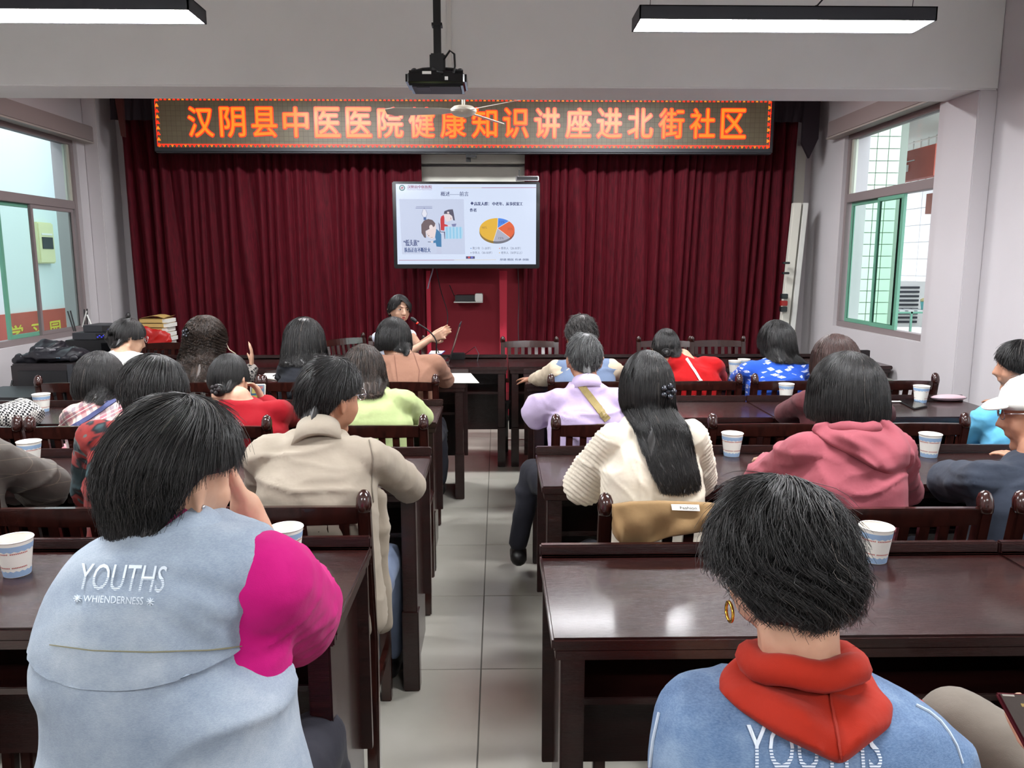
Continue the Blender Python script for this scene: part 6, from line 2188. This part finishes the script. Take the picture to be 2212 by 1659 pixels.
for k in range(3):
    d_ = (k - 1) * .012
    part('sheet', MB().prism([PZ(u, v, .7505 + k * .0022) + Vector((d_, d_ * .5, 0)) for u, v in ((966, 828), (1031, 828), (1013, 807), (972, 807))], (0, 0, .002)), M_page, pp)
flat_box('card', 'card', 'small pink card on the second-row table at the left', [(134, 972), (144, 972), (142, 961), (132, 961)], .7505, .006, mat('pink_card', (220, 150, 160), .6))
flat_box('book', 'book', 'blue and white booklet in front of the microphone', [(925, 766), (954, 766), (962, 759), (930, 759)], .7505, .006, mat('blue_booklet', (50, 80, 160), .4), True, M_page)

# phone in the hand of the woman in red
ph = thing('phone', 'phone with a bright colourful picture held by the woman in the red sweater', 'phone', P(557, 860, 3.66))
c = P(557, 848, 3.66); R = Rot(6, 24, 0)
part('body', MB().cbox(c, .072, .008, .085, R), mat('clear_case', (190, 190, 180), .3), ph, bevel=.003)
for (dx, dz, sx_, sz_, col_) in ((0, 0, .062, .074, (60, 110, 140)), (-.01, .01, .035, .03, (210, 196, 120)), (.016, -.012, .022, .03, (206, 176, 150)), (-.014, -.022, .03, .014, (200, 190, 90)), (.014, .024, .02, .012, (190, 60, 50))):
    part('screen' if dx == 0 else 'screen_picture', MB().cbox(c + R @ Vector((dx, -.0046 - (.0004 if dx else 0), dz)), sx_, .0006, sz_, R), emit('phone_%d' % col_[0], col_, .75), ph)

# phone of the person at the right edge
ph = thing('phone', 'dark red phone with a menu on screen in the hand at the right edge', 'phone', P(2205, 1560, .98))
a, b_, c_, d_ = P(2153, 1494, 1.02), P(2262, 1500, 1.03), P(2318, 1655, .95), P(2232, 1640, .95)
nrm_ = (b_ - a).cross(d_ - a).normalized()
part('case', MB().prism([a, b_, c_, d_], nrm_ * .008 * (1 if nrm_.y > 0 else -1)), mat('wine_case', (70, 20, 28), .3), ph, bevel=.003)
ct = (a + b_ + c_ + d_) / 4; off = -nrm_ * .001 * (1 if nrm_.y > 0 else -1)
part('screen', MB().poly([ct.lerp(x, .93) + off for x in (a, b_, c_, d_)]), emit('dark_screen', (74, 62, 54), .8), ph)
def onph(s, t): return (a * (1 - s) + b_ * s) * (1 - t) + (d_ * (1 - s) + c_ * s) * t + off * 1.6
for (s0, s1, t0, t1, col_) in ((.06, .3, .04, .07, (200, 190, 180)), (.35, .8, .17, .22, (190, 160, 90)), (.3, .7, .4, .52, (170, 110, 60)), (.3, .7, .58, .7, (190, 130, 70))):
    part('screen_item', MB().poly([onph(s0, t0), onph(s1, t0), onph(s1, t1), onph(s0, t1)]), emit('item_%d' % int(s0 * 100 + t0 * 10), col_, .8), ph)

# jacket over a chair back
jk = thing('draped_jacket', 'tan jacket draped over a second-row chair back with a white label', 'jacket', (P(1450, 1150, 1.95).x, 1.95, .6))
top = [(1322, 1096), (1360, 1090), (1420, 1088), (1480, 1090), (1530, 1092), (1590, 1100)]
bot = [(1325, 1150), (1342, 1176), (1392, 1178), (1450, 1158), (1520, 1146), (1585, 1150)]
def samp(pl, t):
    f = t * (len(pl) - 1); k = min(int(f), len(pl) - 2); q = f - k
    return pl[k][0] * (1 - q) + pl[k + 1][0] * q, pl[k][1] * (1 - q) + pl[k + 1][1] * q
vs = []; nu, nv = 40, 22
for j in range(nv + 1):
    t = j / nv
    for i in range(nu + 1):
        s = i / nu; a = samp(top, s); b = samp(bot, s)
        if t < .3:
            q = t / .3; y = 2.03 - .11 * math.sin(q * math.pi / 2); u, v = a[0], a[1] - 4 * math.sin(q * math.pi)
            if q < .01: v = a[1] + 30; y = 2.05
        else:
            q = (t - .3) / .7; y = 1.92 + .012 * math.sin(s * 11 + q * 4) * q + .008 * math.sin(s * 23 - q * 5) * q - .01 * math.sin(q * 3.1); u = a[0] * (1 - q) + b[0] * q; v = a[1] * (1 - q) + b[1] * q
        vs.append(P(u, v, y))
W_ = nu + 1; fs = [(j * W_ + i, j * W_ + i + 1, (j + 1) * W_ + i + 1, (j + 1) * W_ + i) for j in range(nv) for i in range(nu)]
G_jk = cloth('tan_jacket_cloth', (140, 112, 76), .05)
me = MB().add(vs, fs).mesh('cloth', G_jk, smooth=True, origin=jk.location)
o = link('cloth', me, jk); md = o.modifiers.new('thick', 'SOLIDIFY'); md.thickness = .008; md.offset = 0
q = [P(1452, 1102, 1.905), P(1512, 1104, 1.905), P(1510, 1091, 1.912), P(1450, 1090, 1.912)]
part('brand_label', MB().prism(q, (0, .003, 0)), M_page, jk)
tt = text2d('Fashion')
part('label_script', MB().add([q[0].lerp(q[1], .3 + a * .6).lerp(q[3].lerp(q[2], .3 + a * .6), .25 + b * .5) + Vector((0, -.001, 0)) for a, b in tt[0]], tt[1]), M_black, jk)

# microphone, laptop, boxes on the head table
mic = thing('microphone', 'gooseneck microphone with a red ring in front of the speaker', 'microphone', PZ(945, 765, .75))
YM = 5.72
bs = P(942, 757, YM); bs.z = .75
part('base', MB().prism([bs + Vector((-.055, -.05, 0)), bs + Vector((.055, -.05, 0)), bs + Vector((.045, .05, 0)), bs + Vector((-.045, .05, 0))], (0, 0, .035)), M_dgrey, mic, bevel=.008)
part('lamp_button', MB().ball(bs + Vector((.035, -.052, .02)), (.008, .004, .008), 10, 6), emit('mic_light', (255, 90, 40), .9), mic)
g_ = [P(942, 748, YM), P(943, 738, YM), P(938, 728, YM), P(928, 716, YM), P(914, 706, YM), P(903, 699, YM)]
g_[0].z = .785
part('gooseneck', MB().tube(g_, .0055, 8), M_black, mic, smooth=True)
part('red_ring', MB().tube([P(902.5, 698.5, YM), P(900.5, 696.5, YM)], .009, 10), M_red, mic)
part('windscreen', MB().tube([P(900.5, 696.5, YM), P(897, 693.5, YM), P(891, 689, YM), P(887, 686, YM)], [.009, .014, .015, .008], 12), M_black, mic, smooth=True)
lp = thing('laptop', 'open laptop seen edge-on to the right of the microphone', 'laptop', PZ(950, 760, .75))
hx = P(972, 760, 5.82).x; tx = P(995, 697, 5.82)
part('base', MB().box(hx - .24, hx, 5.68, 6.0 - .03, .752, .768), M_chrome, lp, bevel=.003)
part('keyboard', MB().box(hx - .21, hx - .03, 5.70, 5.95, .768, .7685), M_black, lp)
part('lid', MB().prism([(hx - .004, 5.68, .768), (hx + .004, 5.68, .768), (tx.x + .004, 5.68, tx.z), (tx.x - .004, 5.68, tx.z)], (0, .29, 0)), M_dgrey, lp, bevel=.002)
part('lid_edge', MB().prism([(hx - .003, 5.677, .768), (hx + .003, 5.677, .768), (tx.x + .003, 5.677, tx.z - .02), (tx.x - .003, 5.677, tx.z - .02)], (0, .003, 0)), M_chrome, lp)
ad = thing('power_adapter', 'small black box with cables behind the laptop', 'adapter', (P(985, 745, 5.93).x, 5.93, .75))
c = P(987, 745, 5.93)
part('case', MB().box(c.x - .05, c.x + .06, 5.9, 5.98, .75, .80), M_black, ad, bevel=.005)
part('cord', MB().tube([(c.x + .06, 5.94, .79), (c.x + .14, 5.93, .85), (c.x + .17, 5.88, .80), (c.x + .16, 5.8, .754)], .003, 6), M_dgrey, ad, smooth=True)

# ------------------------------------------------------------------ books and red bag by the left curtain
M_yellow = mat('yellow_cover', (206, 172, 104), .5)
YBK = 6.62
bx_ = P(333, 745, YBK); zz = P(333, 747, YBK).z
sd = thing('small_cabinet', 'dark red small cabinet under the yellow books by the left curtain', 'cabinet', (bx_.x, YBK + .1, 0))
part('body', MB().box(bx_.x - .30, bx_.x + .20, YBK - .05, YBK + .27, .03, zz - .02), M_wood, sd, bevel=.005)
part('top', MB().box(bx_.x - .32, bx_.x + .22, YBK - .07, YBK + .28, zz - .02, zz), M_wood, sd, bevel=.004)
part('door', MB().box(bx_.x - .28, bx_.x - .06, YBK - .06, YBK - .05, .08, zz - .06), M_wood, sd, bevel=.003)
part('door', MB().box(bx_.x - .04, bx_.x + .18, YBK - .06, YBK - .05, .08, zz - .06), M_wood, sd, bevel=.003)
for k in range(6):
    h_ = .038; dx = .008 * ((k * 5) % 3 - 1)
    b = thing('book', ['thick yellow-covered book, lowest of the stack', 'thick yellow-covered book, second from the bottom of the stack', 'thick yellow-covered book, third from the bottom of the stack', 'thick yellow-covered book, third from the top of the stack', 'thick yellow-covered book, second from the top of the stack', 'thick yellow-covered book, topmost of the stack with a curling cover'][k], 'book', (bx_.x + dx, YBK + .09, zz), 'yellow books stacked by the left curtain')
    x0, x1 = P(303, 720, YBK).x + dx, P(364, 720, YBK).x + dx
    part('pages', MB().box(x0 + .004, x1, YBK, YBK + .17, zz + .003, zz + h_ - .003), M_page, b)
    part('cover', MB().box(x0, x1 - .02, YBK - .005, YBK + .175, zz, zz + .003).box(x0, x1 - .02, YBK - .005, YBK + .175, zz + h_ - .003, zz + h_).box(x0, x0 + .003, YBK - .005, YBK + .175, zz, zz + h_).box(x0, x1 - .045, YBK - .005, YBK - .001, zz, zz + h_), M_yellow, b)
    if k == 5:
        vs = [];
        for i in range(9):
            s = i / 8; x = x0 + (x1 - x0) * s; z = zz + h_ + .002 + .035 * abs(math.sin(s * 3.4 + .2)) * (s ** .7)
            vs += [(x, YBK, z), (x, YBK + .17, z + .006)]
        part('loose_cover', MB().add(vs, [(2 * i, 2 * i + 2, 2 * i + 3, 2 * i + 1) for i in range(8)]), M_yellow, b, smooth=True)
    zz += h_ + .0008
g = MB()
cA = P(322, 735, 6.5); zc_ = zz - 6 * .0388
g.ball((cA.x, YBK - .03, zc_ + .06), (.15, .035, .095), 20, 12); g.ball((cA.x - .05, YBK - .035, zc_ + .09), (.08, .035, .075), 16, 10)
me = union(g, .010, 3, wrinkles(.012, 303, (16, 16, 16)), name='red_bag'); M_rb = mat('red_plastic_bag', (176, 26, 22), .3, bump=.5, bscale=30)
me.materials.append(M_rb); o = link('red_bag', rebase(me, (cA.x, YBK - .03, zc_))); o.location = (cA.x, YBK - .03, zc_)
tag(o, 'crumpled red bag leaning on the stack of yellow books', 'bag')

# ------------------------------------------------------------------ sound equipment at the left wall
M_vinyl = mat('black_cabinet', (34, 28, 30), .6, bump=.3, bscale=300)
x0, x1 = P(22, 800, 4.9).x, P(158, 800, 4.9).x
ztp = P(90, 787, 4.9).z
sp_ = thing('speaker_cabinet', 'large black loudspeaker cabinet standing by the left wall', 'speaker', ((x0 + x1) / 2, 5.1, 0))
part('cabinet', MB().box(x0, x1, 4.9, 5.35, .03, ztp), M_vinyl, sp_, bevel=.01)
part('grille', MB().box(x0 + .05, x1 - .03, 4.885, 4.9, .1, ztp - .04), M_black, sp_, bevel=.004)
part('side_trim', MB().box(x1 - .03, x1 + .004, 4.886, 4.9, .03, ztp), M_dgrey, sp_)
for k in (-1, 1): part('foot', MB().box((x0 + x1) / 2 + k * .14 - .02, (x0 + x1) / 2 + k * .14 + .02, 4.95, 5.3, 0, .03), M_black, sp_)
g = MB(); xc = (x0 + x1) / 2
g.ball((xc + .0, 5.08, ztp + .035), (.20, .16, .045), 20, 10); g.ball((xc - .06, 5.1, ztp + .07), (.11, .10, .05), 16, 10); g.ball((xc + .09, 5.05, ztp + .05), (.10, .08, .04), 16, 10)
tcap(g, (xc - .2, 4.98, ztp + .02), (xc + .19, 4.96, ztp + .03), .018, .018)
me = union(g, .009, 2, wrinkles(.012, 305, (12, 12, 22)), name='backpack'); me.materials.append(mat('black_nylon', (26, 26, 32), .4))
bp = thing('backpack', 'black nylon backpack lying on the speaker cabinet', 'bag', (xc, 5.08, ztp))
link('bag_body', rebase(me, bp.location), bp)
part('teal_lining', MB().ball((xc + .06, 4.955, ztp + .035), (.045, .02, .009), 12, 6), mat('teal_lining', (50, 120, 150), .5), bp, smooth=True)
part('zip_pull', MB().box(xc - .07, xc - .02, 4.975, 4.98, ztp + .094, ztp + .099).box(xc + .02, xc + .06, 4.97, 4.975, ztp + .082, ztp + .087), M_chrome, bp)
o = part('cable', MB().tube([(x0 + .02, 4.88, ztp - .1), (x0 - .03, 4.87, ztp - .28), (x0 + .0, 4.86, .35), (x0 - .06, 4.85, .01)], .006, 6), M_black, None, smooth=True, origin=(x0, 4.87, 0))
tag(o, 'black cable hanging down beside the speaker cabinet', 'cable')
bt = thing('side_table', 'low black-topped table at the left edge before the speaker cabinet', 'table', (P(40, 850, 4.5).x, 4.5, 0))
zt_ = P(40, 850, 4.5).z; xa, xb = P(-60, 850, 4.5).x, P(98, 850, 4.5).x
part('top', MB().box(xa, xb, 4.36, 4.78, zt_ - .035, zt_), M_black, bt, bevel=.006)
for xx in (xa + .03, xb - .05):
    for yy_2 in (4.39, 4.73): part('leg', MB().box(xx, xx + .03, yy_2, yy_2 + .03, 0, zt_ - .035), M_black, bt)
xa, xb = P(140, 745, 5.55).x, P(214, 745, 5.55).x + .12
zr = P(170, 767, 5.55).z
rk = thing('equipment_rack', 'black equipment table in the left corner under the amplifier', 'rack', ((xa + xb) / 2 - .03, 5.7, 0))
part('shelf', MB().box(xa - .03, xb, 5.5, 5.95, zr - .03, zr), M_black, rk, bevel=.004)
for xx in (xa - .03, xb - .04):
    for yy_2 in (5.5, 5.91): part('leg', MB().box(xx, xx + .04, yy_2, yy_2 + .04, 0, zr - .03), M_black, rk)
am = thing('amplifier', 'black amplifier box under the two receivers', 'amplifier', ((xa + xb) / 2, 5.7, zr))
za = P(170, 735, 5.55).z
part('case', MB().box(xa, xb, 5.55, 5.9, zr + .002, za), M_black, am, bevel=.005)
part('front', MB().box(xa + .26, xb - .01, 5.545, 5.55, zr + .02, za - .02), M_blackgl, am)
zb_ = za
for k, (u0, lab) in enumerate(((154, 'wider black wireless receiver with blue lights, lower of the two'), (174, 'black wireless receiver resting on top of the lower one'))):
    xr0 = P(u0, 725, 5.55).x; zt2 = zb_ + .052
    rc = thing('receiver', lab, 'receiver', (xr0 + .15, 5.7, zb_))
    part('case', MB().box(xr0, xb + .03 - k * .02, 5.56 + k * .03, 5.82, zb_ + .003, zt2), M_dgrey, rc, bevel=.003)
    part('front_panel', MB().box(xr0 + .17 - .03 * k, xb + .02, 5.555 + k * .03, 5.56 + k * .03, zb_ + .008, zt2 - .006), M_blackgl, rc)
    mb = MB(); mw = MB()
    for q_ in range(4): mb.box(xr0 + .18 + q_ * .014, xr0 + .189 + q_ * .014, 5.552 + k * .03, 5.555 + k * .03, zb_ + .018 + (q_ % 2) * .01, zb_ + .026 + (q_ % 2) * .01)
    for q_ in range(3): mw.box(xr0 + .23 + q_ * .03, xr0 + .24 + q_ * .03, 5.552 + k * .03, 5.555 + k * .03, zb_ + .03, zb_ + .042)
    part('blue_display', mb, emit('blue_led', (60, 70, 255), 1.0), rc); part('knobs', mw, M_white, rc, kind='stuff')
    for (u1, v1, du) in ((146, 672, 14), (152, 671, 12)) if k == 0 else ((182, 668, 3), (188, 667, 2)):
        part('antenna', MB().tube([Vector((P(u1 + du, 720, 5.8).x, 5.8, zt2 - .01)), P(u1, v1, 5.8)], .005, 6), M_black, rc)
    if k == 1:
        for (u0_, v0_, u1_, v1_) in ((178, 706, 187, 672), (199, 706, 188, 680)):
            part('antenna', MB().tube([P(u0_, v0_, 5.78), P(u1_, v1_, 5.78)], .005, 6), M_white, rc, label='white antenna')
    zb_ = zt2
lb_ = thing('black_folder', 'black flat box standing at the right end of the head table', 'box', (P(1890, 775, 5.8).x, 5.8, .75))
xa, xb = P(1755, 775, 5.95).x, P(1897, 775, 5.95).x
part('body', MB().box(xb - .3, xb, 5.92, 5.97, .75, .815), M_vinyl, lb_, bevel=.003)
